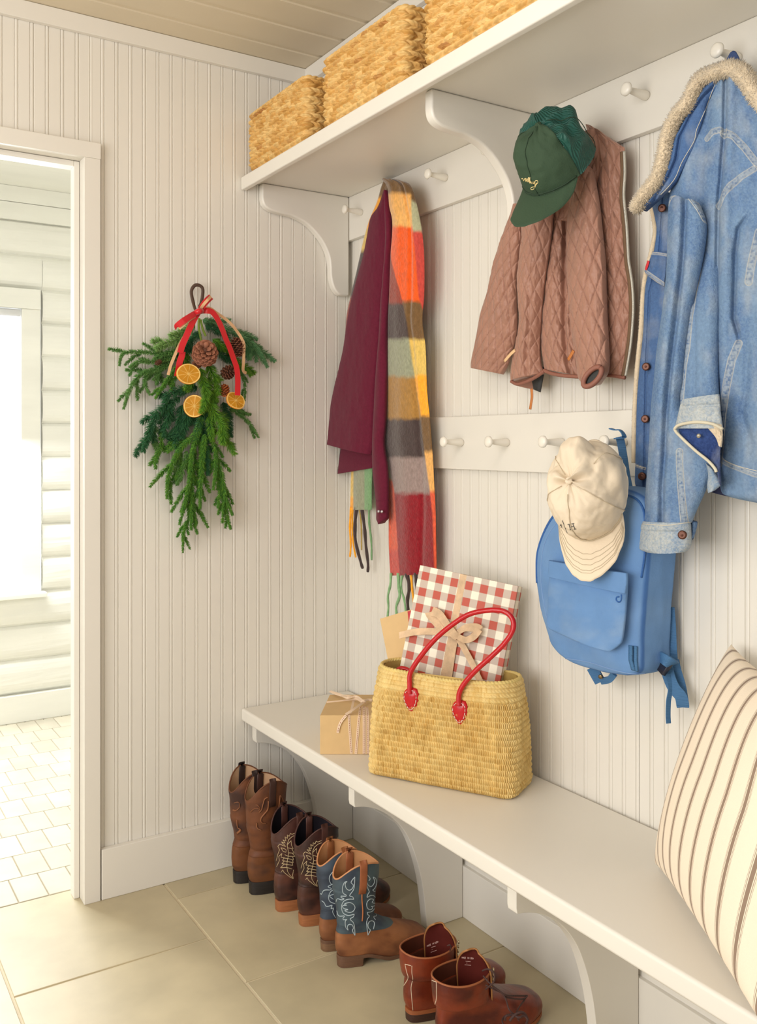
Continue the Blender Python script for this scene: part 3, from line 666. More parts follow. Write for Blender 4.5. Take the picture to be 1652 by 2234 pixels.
# folded inside of the waistband
DB = C3(38, 56, 104)
cloth('waistband_inside', [(1500, 924, 1573, 926), (1482, 936, 1575, 945), (1495, 965, 1573, 972), (1530, 990, 1572, 990), (1556, 1012, 1572, 1014), (1564, 1030, 1572, 1040), (1568, 1050, 1573, 1060)], .150, dm, dj, nu=60, nv=110, thick=.02, bulge=.006, disp=lambda PX, PY, *a: .004 * fbm(PX / 10, PY / 10, 8), col=denim(DB, C3(60, 84, 140), 31, .1))
cloth('fleece_lining', [(1535, 924, 1575, 926), (1548, 938, 1577, 942), (1562, 955, 1577, 960), (1568, 972, 1575, 976)], .158, mat('fleece', rgb(216, 198, 170), .95, noise_amt=.08, noise_scale=60, bump=1, bump_scale=160, sheen=.4), dj, nu=40, nv=50, thick=.01, bulge=.008, disp=lambda PX, PY, *a: .006 * fbm(PX / 3, PY / 3, 8))
mb = MB()
mb.tube(wallline([(1472, 936), (1480, 928), (1500, 923), (1525, 921), (1555, 925), (1577, 936)], .170), .0028, 8)
mb.tube(wallline([(1472, 936), (1478, 945), (1495, 962), (1520, 985), (1545, 1005), (1560, 1022), (1563, 1030)], .160), .0028, 8)
mb.build('frayed_edge', mat('raw_denim_edge', rgb(204, 196, 174), .9, noise_amt=.1), dj, smooth=True, fixn=False)
cloth('waistband_end', [(1540, 1010, 1562, 1030), (1545, 1035, 1570, 1045), (1543, 1060, 1573, 1058), (1545, 1076, 1560, 1070)], .135, dm, dj, nu=30, nv=40, thick=.02, bulge=.01, col=denim(DW, D1, 17, .3))
cloth('back_hem_inside', [(1555, 1066, 1575, 1060), (1553, 1074, 1640, 1085), (1600, 1086, 1700, 1098)], .07, mat('dark_denim_hem', rgb(44, 46, 76), .85), dj, nu=40, nv=20, thick=.006, bulge=.004)
# left front edge with buttons, pocket flap
placket = cloth('front_placket', [(1432, 420, 1482, 425), (1421, 434, 1482, 440), (1430, 480, 1480, 480), (1433, 505, 1478, 505), (1427, 550, 1474, 550), (1414, 600, 1470, 600), (1407, 640, 1466, 640), (1404, 720, 1462, 720), (1396, 800, 1455, 800), (1391, 860, 1448, 860), (1389, 914, 1440, 914), (1387, 1004, 1435, 1004), (1386, 1052, 1432, 1052), (1391, 1063, 1430, 1064)], .055, dm, dj, nu=60, nv=420, thick=.02, bulge=.014, power=.3,
      disp=addd(lambda PX, PY, *a: -.006 * np.exp(-((PX - np.interp(PY, [430, 560, 640, 800, 1000, 1060], [1450, 1440, 1419, 1412, 1409, 1408])) / 2.5) ** 2)), col=denim(D2, D3, 41, -.0, [([(1386, 1014), (1409, 1022)], 2)]))
flap = cloth('pocket_flap', [(1424, 549, 1458, 552), (1420, 560, 1456, 564), (1413, 580, 1453, 596), (1407, 594, 1451, 612), (1430, 614, 1451, 626)], .078, dm, dj, nu=40, nv=60, thick=.012, bulge=.006, col=denim(D2, D3, 43, .1, [([(1424, 553), (1458, 557)], 2), ([(1408, 593), (1450, 622)], 4)]))
cloth('red_tab', [(1413, 568, 1418, 570), (1409, 580, 1414, 583), (1407, 588, 1411, 590)], .082, mat('red_tab', rgb(196, 40, 50), .7), dj, nu=8, nv=10, thick=.002, bulge=.001)
flc = mat('fleece', rgb(216, 198, 170), .95)
# sherpa edge along the front
def fluff(name, pts, off, w, seed, dens=1.0, mt=None, lift=1.0):
    r_ = random.Random(seed); mb = MB(); P = wallline(pts, off, 10)
    mb.tube(P, w, 8)
    for i in range(int(len(P) * 60 * dens)):
        k = r_.random() * (len(P) - 2); a = P[int(k)].lerp(P[int(k) + 1], k - int(k))
        d = Vector((r_.uniform(-1, .2), r_.uniform(-1, 1), r_.uniform(-1, 1))).normalized(); s = a + d * w * .8; L = w * r_.uniform(.25, .6)
        tip = s + d * L + Vector((0, r_.uniform(-1, 1), r_.uniform(-1, 1))) * L * .4; q = d.orthogonal().normalized() * w * .12; q2 = d.cross(q.normalized()) * w * .12
        mb.add([s + q, s - q * .5 + q2, s - q * .5 - q2, tip], [(0, 1, 3), (1, 2, 3), (2, 0, 3)])
    return mb.build(name, mt or flc, dj, smooth=True, fixn=False)
fluff('fleece_edge', [(1421, 440), (1431, 500), (1424, 545), (1410, 600), (1404, 650), (1400, 720), (1392, 800), (1388, 860), (1385, 930), (1384, 1010)], .045, .006, 3)
# sleeve in front
armh = [([(1459, 446), (1470, 434), (1490, 430), (1512, 438), (1530, 462), (1541, 482)], 6)]
sseam = [([(1490, 985), (1490, 1010), (1493, 1060), (1498, 1139)], 7)]
gro = lambda h: ridge([(1500, 480), (1496, 560), (1490, 620), (1483, 680), (1471, 780), (1463, 860), (1459, 920), (1455, 990), (1450, 1060)], 6, h)
sleeve = cloth('sleeve', [(1462, 434, 1528, 446), (1459, 452, 1541, 482), (1457, 500, 1541, 520), (1456, 560, 1533, 570), (1452, 620, 1522, 625), (1444, 690, 1508, 690), (1434, 760, 1498, 760), (1427, 830, 1492, 830), (1421, 890, 1490, 890), (1415, 990, 1560, 990), (1412, 1030, 1556, 1030), (1409, 1069, 1541, 1069), (1403, 1120, 1520, 1115), (1400, 1140, 1510, 1140)], lambda v: .125 - .012 * v, dm, dj, nu=170, nv=640, thick=.05, bulge=.038, power=.5,
      disp=addd(seamd(armh + sseam), gro(-.016), ridge([(1478, 480), (1470, 620), (1455, 760), (1440, 900), (1430, 1100)], 12, .006), lambda PX, PY, *a: .005 * fbm(PX / 18, PY / 45, 12)), col=denim(D1, D2, 51, .05, armh + sseam))
cuff = cloth('cuff', [(1402, 1136, 1506, 1138), (1398, 1146, 1508, 1146), (1396, 1165, 1509, 1170), (1394, 1185, 1509, 1186), (1394, 1196, 1505, 1196), (1410, 1203, 1498, 1203)], .118, dm, dj, nu=120, nv=90, thick=.045, bulge=.042, power=.5, disp=lambda PX, PY, U, V, *a: .003 * fbm(PX / 12, PY / 8, 4) - .003 * np.exp(-((V - .3) / .04) ** 2), col=denim(DW, D1, 61, .2))
cloth('cuff_overlap', [(1505, 1135, 1522, 1140), (1508, 1160, 1520, 1152), (1509, 1180, 1514, 1168)], .10, dm, dj, nu=20, nv=30, thick=.02, bulge=.012, col=denim(D1, D2, 63, .2))
copper = mat('copper_button', rgb(92, 58, 46), .4, metal=.6)
for x, y, off in ((1445, 454, .082), (1410, 800, .075), (1408, 914, .075), (1401, 1039, .075), (1489, 1167, .164)):
    mb = MB(); mb.lathe([(-.006, .0075), (0, .0085), (.0025, .008), (.003, .005), (.0022, .003), (.0034, .0015), (.0036, 0)], onX(x, y, -off), (-.86, -.4, 0), 18); mb.build('button', copper, dj, smooth=True)
mb = MB(); mb.lathe([(-.003, .004), (0, .0045), (.002, .003), (.003, 0)], onX(1525, 951, -.166), (-.86, -.4, 0), 14); mb.build('button_back', mat('nickel', rgb(190, 186, 176), .25, metal=.9), dj, smooth=True)
# collar: denim underside folded outwards with fleece rim
col1 = cloth('collar_denim', [(1541, 178, 1592, 168), (1519, 216, 1548, 215), (1498, 250, 1536, 255), (1482, 280, 1524, 292), (1467, 300, 1514, 320), (1460, 330, 1500, 350), (1453, 360, 1487, 375), (1443, 390, 1474, 398), (1422, 430, 1444, 426), (1400, 456, 1412, 452)], .112, dm, dj, nu=70, nv=280, thick=.03, bulge=.014,
      disp=ridge([(1575, 175), (1535, 215), (1510, 250), (1485, 300), (1477, 350), (1462, 385), (1430, 435)], 3.5, -.012), col=denim(D2, D3, 71, -.1))
fluff('fleece_collar', [(1640, 190), (1626, 165), (1610, 154), (1590, 150), (1568, 157), (1548, 165), (1530, 174), (1516, 196), (1502, 226), (1484, 246), (1468, 272), (1458, 300), (1450, 340), (1443, 370), (1430, 398), (1412, 420), (1398, 440), (1391, 452)], .122, .0145, 7, 1.6)
fluff('fleece_collar', [(1612, 158), (1635, 180), (1652, 208), (1680, 245), (1720, 290)], .122, .0145, 9, 1.4)
mb = MB(); P = wallline([(1575, 160), (1580, 145), (1592, 128), (1600, 118), (1612, 140), (1618, 152)], .10, 6); mb.tube(P, .006, 8, flat=.35); mb.build('hanging_loop', mat('loop_denim', rgb(54, 74, 118), .8), dj, smooth=True, fixn=False)
thread = mat('denim_thread', rgb(214, 206, 188), .8)
stitch('stitching', [upper, midp, backp, sleeve, flap, cuff, col1, placket], [zc([(710, 370), (650, 520), (600, 660), (545, 790), (470, 960), (440, 1100), (330, 1290), (270, 1400), (200, 1570), (100, 1700), (10, 1790)], 1440, 120, 5.877),
    zc([(545, 350), (480, 480), (350, 650), (220, 850), (140, 1080), (70, 1350)], 1440, 120, 5.877),
    zc([(1202, 1340), (1050, 1300), (950, 1260), (905, 1220)], 1340, 680, 3.853), [(1402, 1143), (1450, 1146), (1480, 1143), (1508, 1139)], [(1386, 1014), (1400, 1019), (1410, 1021)]], .0007, thread, dj, smooth=4)

# ================================================================== BACKPACK
bpk = mat('blue_canvas', None, .8, vcol=True, noise_amt=.07, noise_scale=14, bump=.35, bump_scale=300, spec=.2)
bp = thing('blue_backpack', 'sky blue canvas backpack hung on lower rail beneath the cream cap', 'backpack', (-.08, -1.15, .9))
BC = C3(104, 142, 190); BD = C3(70, 110, 170)
outl = [(1357, 1068), (1390, 1080), (1408, 1100), (1411, 1140), (1412, 1200), (1404, 1287), (1400, 1340), (1397, 1410), (1395, 1462), (1372, 1473), (1352, 1472), (1318, 1467), (1286, 1459), (1255, 1449), (1229, 1435), (1210, 1418), (1199, 1400), (1188, 1360), (1176, 1311), (1169, 1261), (1170, 1211), (1184, 1165), (1206, 1124), (1240, 1095), (1290, 1075), (1325, 1067)]
of = [onX(x, y, -.125) for x, y in outl]; n0 = len(of)
ctr = sum(of, Vector()) / n0
def closed_cat(P, n):
    out = []; m = len(P)
    for i in range(m):
        a, b, c, d = P[i - 1], P[i], P[(i + 1) % m], P[(i + 2) % m]
        for k in range(n):
            t = k / n; out.append(.5 * ((2 * b) + (-a + c) * t + (2 * a - 5 * b + 4 * c - d) * t * t + (-a + 3 * b - 3 * c + d) * t ** 3))
    return out
OL = closed_cat(of, 6); M = len(OL)
rings = []; cols_ = []
for k in range(26):   # front dome
    s = (k + .4) / 26
    rg = []
    for p in OL:
        q = ctr.lerp(p, s ** .8); x = -.125 - .022 * (1 - s ** 3.0); rg.append((x, q.y, q.z))
    rings.append(rg)
for k in range(1, 22):
    s = k / 21; sc = 1 + .02 * math.sin(s * math.pi)
    if s > .85: sc *= 1 - (s - .85) * .5
    rings.append([(-.125 + .100 * s + 0 * sc, ctr.y + (p.y - ctr.y) * sc, ctr.z + (p.z - ctr.z) * sc) for p in OL])
G = np.array(rings)
PXb, PYb = None, None
nz = fbm(G[..., 1] * 30, G[..., 2] * 26, 5)
G[..., 0] -= nz * .006 * (G[..., 0] < -.12); 
# small wrinkles on the side panel
G[26:, :, 1] += .004 * fbm(G[26:, :, 0] * 60, G[26:, :, 2] * 25, 9)
colr = np.zeros(G.shape) + BC; colr = mix3(colr, C3(126, 156, 192), fbm(G[..., 1] * 18, G[..., 2] * 18, 3) * 1.2 + .1)
colr[26:28] = BD
me = fast_mesh('bag_body', G.reshape(-1, 3), grid_quads(len(rings), M, wrap=True), colr)
bm = bmesh.new(); bm.from_mesh(me); bm.verts.ensure_lookup_table()
bm.faces.new([bm.verts[i] for i in range(M)]); bm.faces.new([bm.verts[(len(rings) - 1) * M + i] for i in range(M)])
bmesh.ops.recalc_face_normals(bm, faces=bm.faces); bm.to_mesh(me); bm.free()
body = addobj('bag_body', me, bpk, bp)
zipm = mat('blue_zip', rgb(38, 92, 160), .5, bump=.6, bump_scale=600)
bvb = bvh_of([body])
stitch('zipper', None, [[(1355, 1076), (1385, 1086), (1402, 1106), (1408, 1140), (1408, 1200), (1400, 1260)]], .0036, zipm, bp, lift=.001, smooth=5, bvh=bvb, flat=.6)
stitch('zipper', None, [[(1190, 1390), (1180, 1340), (1173, 1290), (1171, 1245), (1173, 1205), (1187, 1162), (1208, 1126), (1235, 1104)]], .0036, zipm, bp, lift=.001, smooth=5, bvh=bvb, flat=.6)
stitch('piping', None, [[(1199, 1372), (1188, 1320), (1181, 1270), (1183, 1210), (1195, 1170), (1215, 1140)], [(1230, 1436), (1260, 1440), (1290, 1446), (1340, 1462), (1380, 1470), (1410, 1468)]], .0013, mat('blue_piping', rgb(120, 152, 196), .7), bp, smooth=5, bvh=bvb)
pk = [(1200, 1226, 1368, 1252), (1199, 1250, 1371, 1270), (1197, 1290, 1369, 1310), (1195, 1330, 1366, 1350), (1194, 1362, 1360, 1395), (1206, 1374, 1352, 1408), (1250, 1392, 1335, 1420)]
pocket = cloth('front_pocket', pk, .153, bpk, bp, nu=120, nv=140, thick=.03, bulge=.020, power=.3, disp=lambda PX, PY, *a: .005 * fbm(PX / 25, PY / 25, 2), col=lambda PX, PY, *a: mix3(np.zeros(PX.shape + (3,)) + BC, C3(124, 154, 192), fbm(PX / 40, PY / 30, 7) * 2.2 + .15))
cloth('pocket_flap', [(1198, 1222, 1370, 1250), (1197, 1240, 1371, 1268), (1196, 1256, 1367, 1294)], .162, bpk, bp, nu=100, nv=30, thick=.008, bulge=.017, power=.2, col=lambda PX, PY, *a: np.zeros(PX.shape + (3,)) + BC)
mb = MB(); mb.tube(wallline([(1356, 1297), (1356, 1306), (1354, 1312), (1349, 1313), (1345, 1309), (1346, 1303), (1351, 1302)], .186, 4), .0016, 6); mb.build('zipper_pull', zipm, bp, smooth=True, fixn=False)
strapm = mat('blue_webbing', rgb(66, 112, 156), .75, bump=1, bump_scale=40, stretch=(1, 1, 14))
def ribbon_pts(mb, pts, offs, w, t=.0012, up=(-.86, -.51, 0), n=6):
    """pts in photo, offs distance from the wall for each; flat strap of half-width w"""
    P = catmull([onX(x, y, -o) for (x, y), o in zip(pts, offs)], n)
    mb.ribbon(P, w, t, up)
mb = MB(); ribbon_pts(mb, [(1352, 953), (1356, 970), (1361, 1000), (1367, 1040), (1374, 1072)], [.065, .06, .055, .05, .05], .0085); mb.build('hanging_strap', strapm, bp, smooth=False, fixn=False)
mb = MB(); ribbon_pts(mb, [(1332, 935), (1342, 938), (1352, 938), (1360, 946), (1362, 955), (1355, 956), (1342, 957)], [.07, .07, .066, .065, .066, .07, .073], .005, up=(0, 0, 1)); mb.build('strap_end', strapm, bp, smooth=False, fixn=False)
mb = MB(); ribbon_pts(mb, [(1461, 1325), (1464, 1365), (1466, 1410), (1468, 1440)], [.03] * 4, .010); ribbon_pts(mb, [(1452, 1432), (1458, 1470), (1470, 1500), (1486, 1520), (1490, 1540), (1484, 1500), (1474, 1465), (1468, 1440)], [.045, .05, .05, .045, .04, .03, .03, .03], .0125)
ribbon_pts(mb, [(1456, 1470), (1463, 1500), (1459, 1530), (1458, 1560), (1459, 1578)], [.055, .055, .06, .06, .06], .005, up=(-.3, -.9, 0)); mb.build('shoulder_strap', strapm, bp, smooth=False, fixn=False)
blk = mat('black_plastic', rgb(36, 40, 56), .35)
mb = MB(); ribbon_pts(mb, [(1435, 1436), (1446, 1450), (1456, 1462)], [.06, .065, .07], .014, t=.005); mb.build('buckle', blk, bp, smooth=True, fixn=False)
mb = MB(); ribbon_pts(mb, [(1438, 1430), (1450, 1438), (1462, 1446), (1470, 1448)], [.06, .075, .07, .05], .011, t=.003); mb.build('buckle_strap', strapm, bp, smooth=False, fixn=False)
mb = MB(); ribbon_pts(mb, [(1292, 1456), (1302, 1474), (1310, 1488)], [.08, .075, .07], .012, t=.003); ribbon_pts(mb, [(1312, 1486), (1330, 1482), (1340, 1470)], [.07, .08, .085], .007, t=.003); mb.build('lower_strap', strapm, bp, smooth=False, fixn=False)
mb = MB(); mb.lathe([(0, .005), (.002, .005), (.003, .003), (.003, 0)], onX(1311, 1476, -.085), (-.86, -.4, -.1), 14); mb.build('snap', mat('brass', rgb(130, 110, 80), .3, metal=.9), bp, smooth=True)
mb = MB()
for a, b in (((1368, 1411), (1396, 1414)), ((1368, 1441), (1396, 1444))): pass
stitch('side_tab', None, [[(1376, 1408), (1376, 1440), (1382, 1462)], [(1386, 1409), (1386, 1440), (1388, 1464)]], .006, strapm, bp, lift=.001, bvh=bvb, flat=.3)

# ================================================================== CAPS
def cap(name, label, c, up, front, sx, sf, h, crown_mats, brim_mat, seams_mat, brim_len=.072, brim_w=1.0, dent=0, seedc=1, mesh_back=False, rim_dz=0):
    t = thing(name, label, 'cap', tuple(c))
    c = Vector(c); up = Vector(up).normalized(); front = Vector(front); front = (front - up * front.dot(up)).normalized(); side = front.cross(up)
    def dome(a, e, extra=0):
        ce = math.cos(e); se = math.sin(e)
        rr = ce ** .55
        f = math.cos(a); s = math.sin(a)
        bulge_front = 1.0 + (.06 * max(0, f) * math.sin(2 * e))
        hh = h * se ** .9
        w = 0
        if dent:
            w = dent * (vnoise(np.array(a * 2.2 + 7), np.array(e * 2.6), seedc) - .5) * math.sin(min(e * 1.6, math.pi / 2)) * (1.6 if f < .3 else .5)
        w += .0035 * (vnoise(np.array(a * 9 + 3), np.array(e * 9), seedc + 2) - .5)
        v = front * (f * sf * rr * bulge_front) + side * (s * sx * rr) + up * hh
        return c + v * (1 + (float(w) + extra) / .09)
    na, ne = 96, 34
    def sector(a0, a1, nm, m):
        n = max(8, int(na * (a1 - a0) / (2 * math.pi))); P = np.zeros((ne, n + 1, 3))
        for i in range(ne):
            e = math.pi / 2 * i / (ne - 1)
            for j in range(n + 1):
                P[i, j] = dome(a0 + (a1 - a0) * j / n, e)
        Pi = P.copy(); cc = np.array(c)
        Pi = cc + (P - cc) * .975
        mb = MB(); mb.grid(P); mb.grid(Pi); 
        # rim between outer and inner shell
        b1 = 0; b2 = ne * (n + 1)
        mb.f += [(j, j + 1, b2 + j + 1, b2 + j) for j in range(n)]; mb.mi += [0] * n
        return mb.build(nm, m, t, smooth=True, fixn=False)
    A = math.radians(68)
    fr = sector(-A, A, 'crown_front', crown_mats[0]); bk = sector(A, 2 * math.pi - A, 'crown_back', crown_mats[1])
    mb = MB(); top = dome(0, math.pi / 2); mb.lathe([(-.002, .007), (.0015, .0075), (.004, .005), (.0048, 0)], top, up, 16); mb.build('button', crown_mats[0], t, smooth=True)
    # brim
    nb, nl = 44, 16; P = np.zeros((nl, nb + 1, 3)); Ab = math.radians(63)
    for i in range(nl):
        v = i / (nl - 1)
        for j in range(nb + 1):
            w = -1 + 2 * j / nb; a = w * Ab
            base = dome(a, 0)
            reach = brim_len * (1 - abs(w) ** 2) ** .8
            p = base + front * (v * reach * 1.0) + side * (math.sin(a) * v * .012 * brim_w * (1 - w ** 6))
            arch = (-(.020 * (w ** 2)) * v - .006 * v) * (1 - w ** 8)
            p = p + up * arch
            P[i, j] = p
    mb = MB(); mb.grid(P); Q = P - np.array(up) * .003; mb.grid(Q); n = nb + 1; b2 = nl * n
    mb.f += [((nl - 1) * n + j, (nl - 1) * n + j + 1, b2 + (nl - 1) * n + j + 1, b2 + (nl - 1) * n + j) for j in range(nb)]; mb.mi += [0] * nb
    br = mb.build('brim', brim_mat, t, smooth=True, fixn=False)
    # seams
    mb = MB()
    for a in (0, A, -A, math.pi - .9, -(math.pi - .9)):
        mb.tube([dome(a, e * math.pi / 2 / 20, .0008) for e in range(20)], .0009, 5)
    for v in (.35, .5, .63, .75, .86) if seams_mat[1] else ():
        i = int(v * (nl - 1)); mb.tube([Vector(P[i, j]) + up * .0004 for j in range(2, nb - 1)], .0006, 4)
    mb.tube([dome(-Ab + 2 * Ab * k / 30, 0.03, .001) for k in range(31)], .0016, 5)
    mb.build('seams', seams_mat[0], t, smooth=True, fixn=False)
    mb = MB(); mb.tube([c + front * (-sf * .98 * math.cos(a)) + side * (sx * .55 * math.sin(a) * 1.0) + up * .003 for a in [(-.6 + 1.2 * k / 12) for k in range(13)]], .007, 8, flat=.25, up=tuple(up)); mb.build('back_strap', crown_mats[2], t, smooth=True, fixn=False)
    return t, fr, bk, br
cream = mat('cream_cotton', rgb(226, 210, 186), .85, noise_amt=.04, noise_scale=9, bump=.5, bump_scale=45)
ct, fr, bk, br = cap('cream_cap', 'worn cream cotton cap hanging on lower rail above blue backpack', onX(1290, 1070, -.190), (-.89, -.38, .20), (-.22, -.10, -1), .078, .101, .112, (cream, cream, cream), mat('cream_brim', rgb(232, 214, 188), .85, bump=.3, bump_scale=200), (mat('cream_thread', rgb(196, 180, 154), .9), True), brim_len=.082, dent=.016, seedc=5)
ink = mat('grey_embroidery', rgb(96, 92, 88), .9)
stitch('embroidery', [fr, bk], [zc(l, 1180, 900, 5.879) for l in ([(345, 1435), (385, 1430)], [(362, 1434), (382, 1503)], [(372, 1506), (400, 1500)], [(393, 1428), (430, 1422)], [(412, 1426), (438, 1496)], [(425, 1500), (455, 1492)], [(372, 1470), (425, 1460)], [(278, 1385), (340, 1545)], [(250, 1450), (262, 1432), (272, 1478)])], .0008, ink, ct)
greenf = mat('green_cotton', rgb(52, 74, 52), .85, noise_amt=.08, noise_scale=8, bump=.4, bump_scale=300); 
gmesh = mat('green_netting', rgb(26, 84, 72), .55, noise_amt=.12, noise_scale=25, bump=1.0, bump_scale=60, weave=90)
gt, fr, bk, br = cap('green_cap', 'dark green trucker cap with netting back hung above quilted jacket', onX(1221, 366, -.150), tuple(-.5 * a - .55 * b for a, b in zip(RT, FW)) + (.62,), tuple(-.55 * a - .36 * b for a, b in zip(RT, FW)) + (-.76,), .080, .092, .112, (greenf, gmesh, mat('black_plastic', rgb(36, 40, 56), .35)), greenf, (mat('green_thread', rgb(40, 60, 42), .9), False), brim_len=.090, dent=.022, seedc=12)
gold = mat('cream_embroidery', rgb(236, 212, 150), .7)
stitch('embroidery', [fr, bk], [zc(l, 1080, 220, 6.354) for l in ([(370, 1082), (385, 1076), (392, 1092), (398, 1108), (408, 1092), (414, 1080)], [(414, 1080), (428, 1078), (424, 1112), (436, 1108), (440, 1086), (446, 1080)], [(446, 1118), (462, 1122), (466, 1096), (450, 1098), (446, 1118), (470, 1060), (474, 1128)],
    [(474, 1128), (486, 1060), (484, 1136), (496, 1136), (510, 1118), (500, 1114), (490, 1134)], [(506, 1120), (512, 1148), (526, 1140), (530, 1120), (530, 1146), (540, 1150)], [(540, 1150), (548, 1128), (556, 1126)], [(556, 1128), (556, 1160), (570, 1158), (578, 1136), (560, 1190), (536, 1225), (510, 1232), (498, 1218), (508, 1202), (540, 1190), (575, 1160), (596, 1132), (590, 1108), (566, 1108), (550, 1124)])], .0009, gold, gt, smooth=4, step=1.0)
# ================================================================== WOVEN BASKETS
def hsh(a, b, seed=0):
    n = (a.astype(np.int64) * 374761393 + b.astype(np.int64) * 668265263 + seed * 974711) & 0xffffffff
    n = ((n ^ (n >> 13)) * 1274126177) & 0xffffffff
    return ((n ^ (n >> 16)) & 0xffff) / 65535.0
def rrect(w, d, r, n):
    """rounded rectangle centred on 0, n points evenly spaced; returns pos, normal, arclength, perimeter"""
    segs = []; pts = []
    cs = [(w / 2 - r, -d / 2 + r, -90), (w / 2 - r, d / 2 - r, 0), (-w / 2 + r, d / 2 - r, 90), (-w / 2 + r, -d / 2 + r, 180)]
    for cx_, cy_, a0 in cs:
        for k in range(13):
            a = math.radians(a0 + 90 * k / 12); pts.append((cx_ + r * math.cos(a), cy_ + r * math.sin(a), math.cos(a), math.sin(a)))
    pts.append(pts[0]); A = np.array(pts); dd = np.hypot(np.diff(A[:, 0]), np.diff(A[:, 1])); c = np.concatenate([[0], np.cumsum(dd)]); P = c[-1]
    s = np.linspace(0, P, n, endpoint=False); out = np.stack([np.interp(s, c, A[:, k]) for k in range(4)], 1)
    out[:, 2:] /= np.linalg.norm(out[:, 2:], axis=1)[:, None]
    return out, s, P
hya = mat('water_hyacinth', None, .55, vcol=True, noise_amt=.12, noise_scale=60, bump=.5, bump_scale=120, spec=.35)
def basket(name, label, xc, yc, w, d, H, z0, seed):
    t = thing(name, label, 'basket', (xc, yc, z0), 'woven baskets on the wall shelf')
    n = 760; nz = 130; B, s, P = rrect(w, d, .022, n)      # w along y, d along x
    Z = np.linspace(0, H, nz); S_, ZZ = np.meshgrid(s, Z)
    Hr = .0235; nrow = P / round(P / .034); a0 = ZZ / Hr + .10 * (fbm(S_ * 25, ZZ * 20, seed)); row = np.floor(a0); f = a0 - row
    up = f > .5; fh = np.where(up, (f - .5) * 2, f * 2); sl = np.where(up, .48, -.48) * (fh - .5) 
    a = S_ / nrow + sl + .5 * up + hsh(row, row * 0, seed) + .22 * fbm(S_ * 40, ZZ * 30, seed + 2); cell = np.floor(a) ; g = a - cell
    h = (np.clip(np.sin(np.pi * g), 0, 1) ** .7) * (np.clip(np.sin(np.pi * (fh * .92 + .04)), 0, 1) ** .7)
    rnd = hsh(cell * 2 + up, row + 7, seed); rnd2 = hsh(cell * 2 + up, row + 90, seed)
    h = h * (.0085 + .004 * rnd) + .0012 * np.sin(g * 22 + rnd * 6) * h
    # sewn base and top edges
    be = (ZZ < .030); h = np.where(np.abs(ZZ - .030) < .0018, .001, h); h = np.where(ZZ > H - .008, h * .6 + .002, h)
    taper = 1 + .0 * ZZ
    X = xc - (B[:, 1] * 1)[None] ; 
    px = B[None, :, 1] + B[None, :, 3] * h; py = B[None, :, 0] + B[None, :, 2] * h
    inset = .012 * np.clip(1 - ZZ / .03, 0, 1) ** 1.6
    px = px - B[None, :, 3] * inset; py = py - B[None, :, 2] * inset
    G = np.stack([xc + px, yc + py, z0 + ZZ], -1)
    ca = C3(224, 184, 116); cb = C3(204, 156, 84); cc = C3(158, 96, 48); cd_ = C3(226, 190, 124)
    col = mix3(mix3(np.zeros(G.shape) + ca, cb, rnd * 1.1), cc, (rnd2 > .95) * .6 * rnd); col = mix3(col, cd_, (rnd2 < .25) * .8)
    me = fast_mesh('woven_side', G.reshape(-1, 3), grid_quads(nz, n, wrap=True), col); addobj('woven_side', me, hya, t)
    # inner wall, rim and base
    B2, s2, P2 = rrect(w - .012, d - .012, .018, 80)
    mb = MB(); inner = np.stack([np.stack([xc + B2[:, 1], yc + B2[:, 0], np.full(80, z0 + zz)], -1) for zz in (H, H * .5, .006)]); mb.grid(inner, closeu=True, col=np.ones((3, 80, 4)) * np.array(list(cb) + [1]))
    mb.add([tuple(p) for p in inner[-1]], [tuple(range(80))], tuple(list(cb) + [1])); mb.build('inside', hya, t, smooth=True, fixn=False)
    mb = MB(); 
    for ph in (0, math.pi):
        pts = [Vector((xc + b[1] + b[3] * .003 * math.sin(k * .9 + ph), yc + b[0] + b[2] * .003 * math.sin(k * .9 + ph), z0 + H + .001 + .003 * math.cos(k * .9 + ph))) for k, b in enumerate(rrect(w - .002, d - .002, .022, 200)[0])]
        mb.tube(pts + [pts[0]], .0042, 7, col=tuple(list(ca) + [1]))
    mb.build('rim', hya, t, smooth=True, fixn=False); return t
BZ = 2.1245
basket('woven_basket', 'leftmost braided straw basket on the wall shelf, nearest the corner', -.276, -.217, .375, .20, .180, BZ, 3)
basket('woven_basket', 'middle braided straw basket on the wall shelf, between two others', -.276, -.694, .378, .20, .182, BZ, 14)
basket('woven_basket', 'rightmost braided straw basket on shelf, cut off by the top frame edge', -.276, -1.160, .378, .20, .182, BZ, 25)

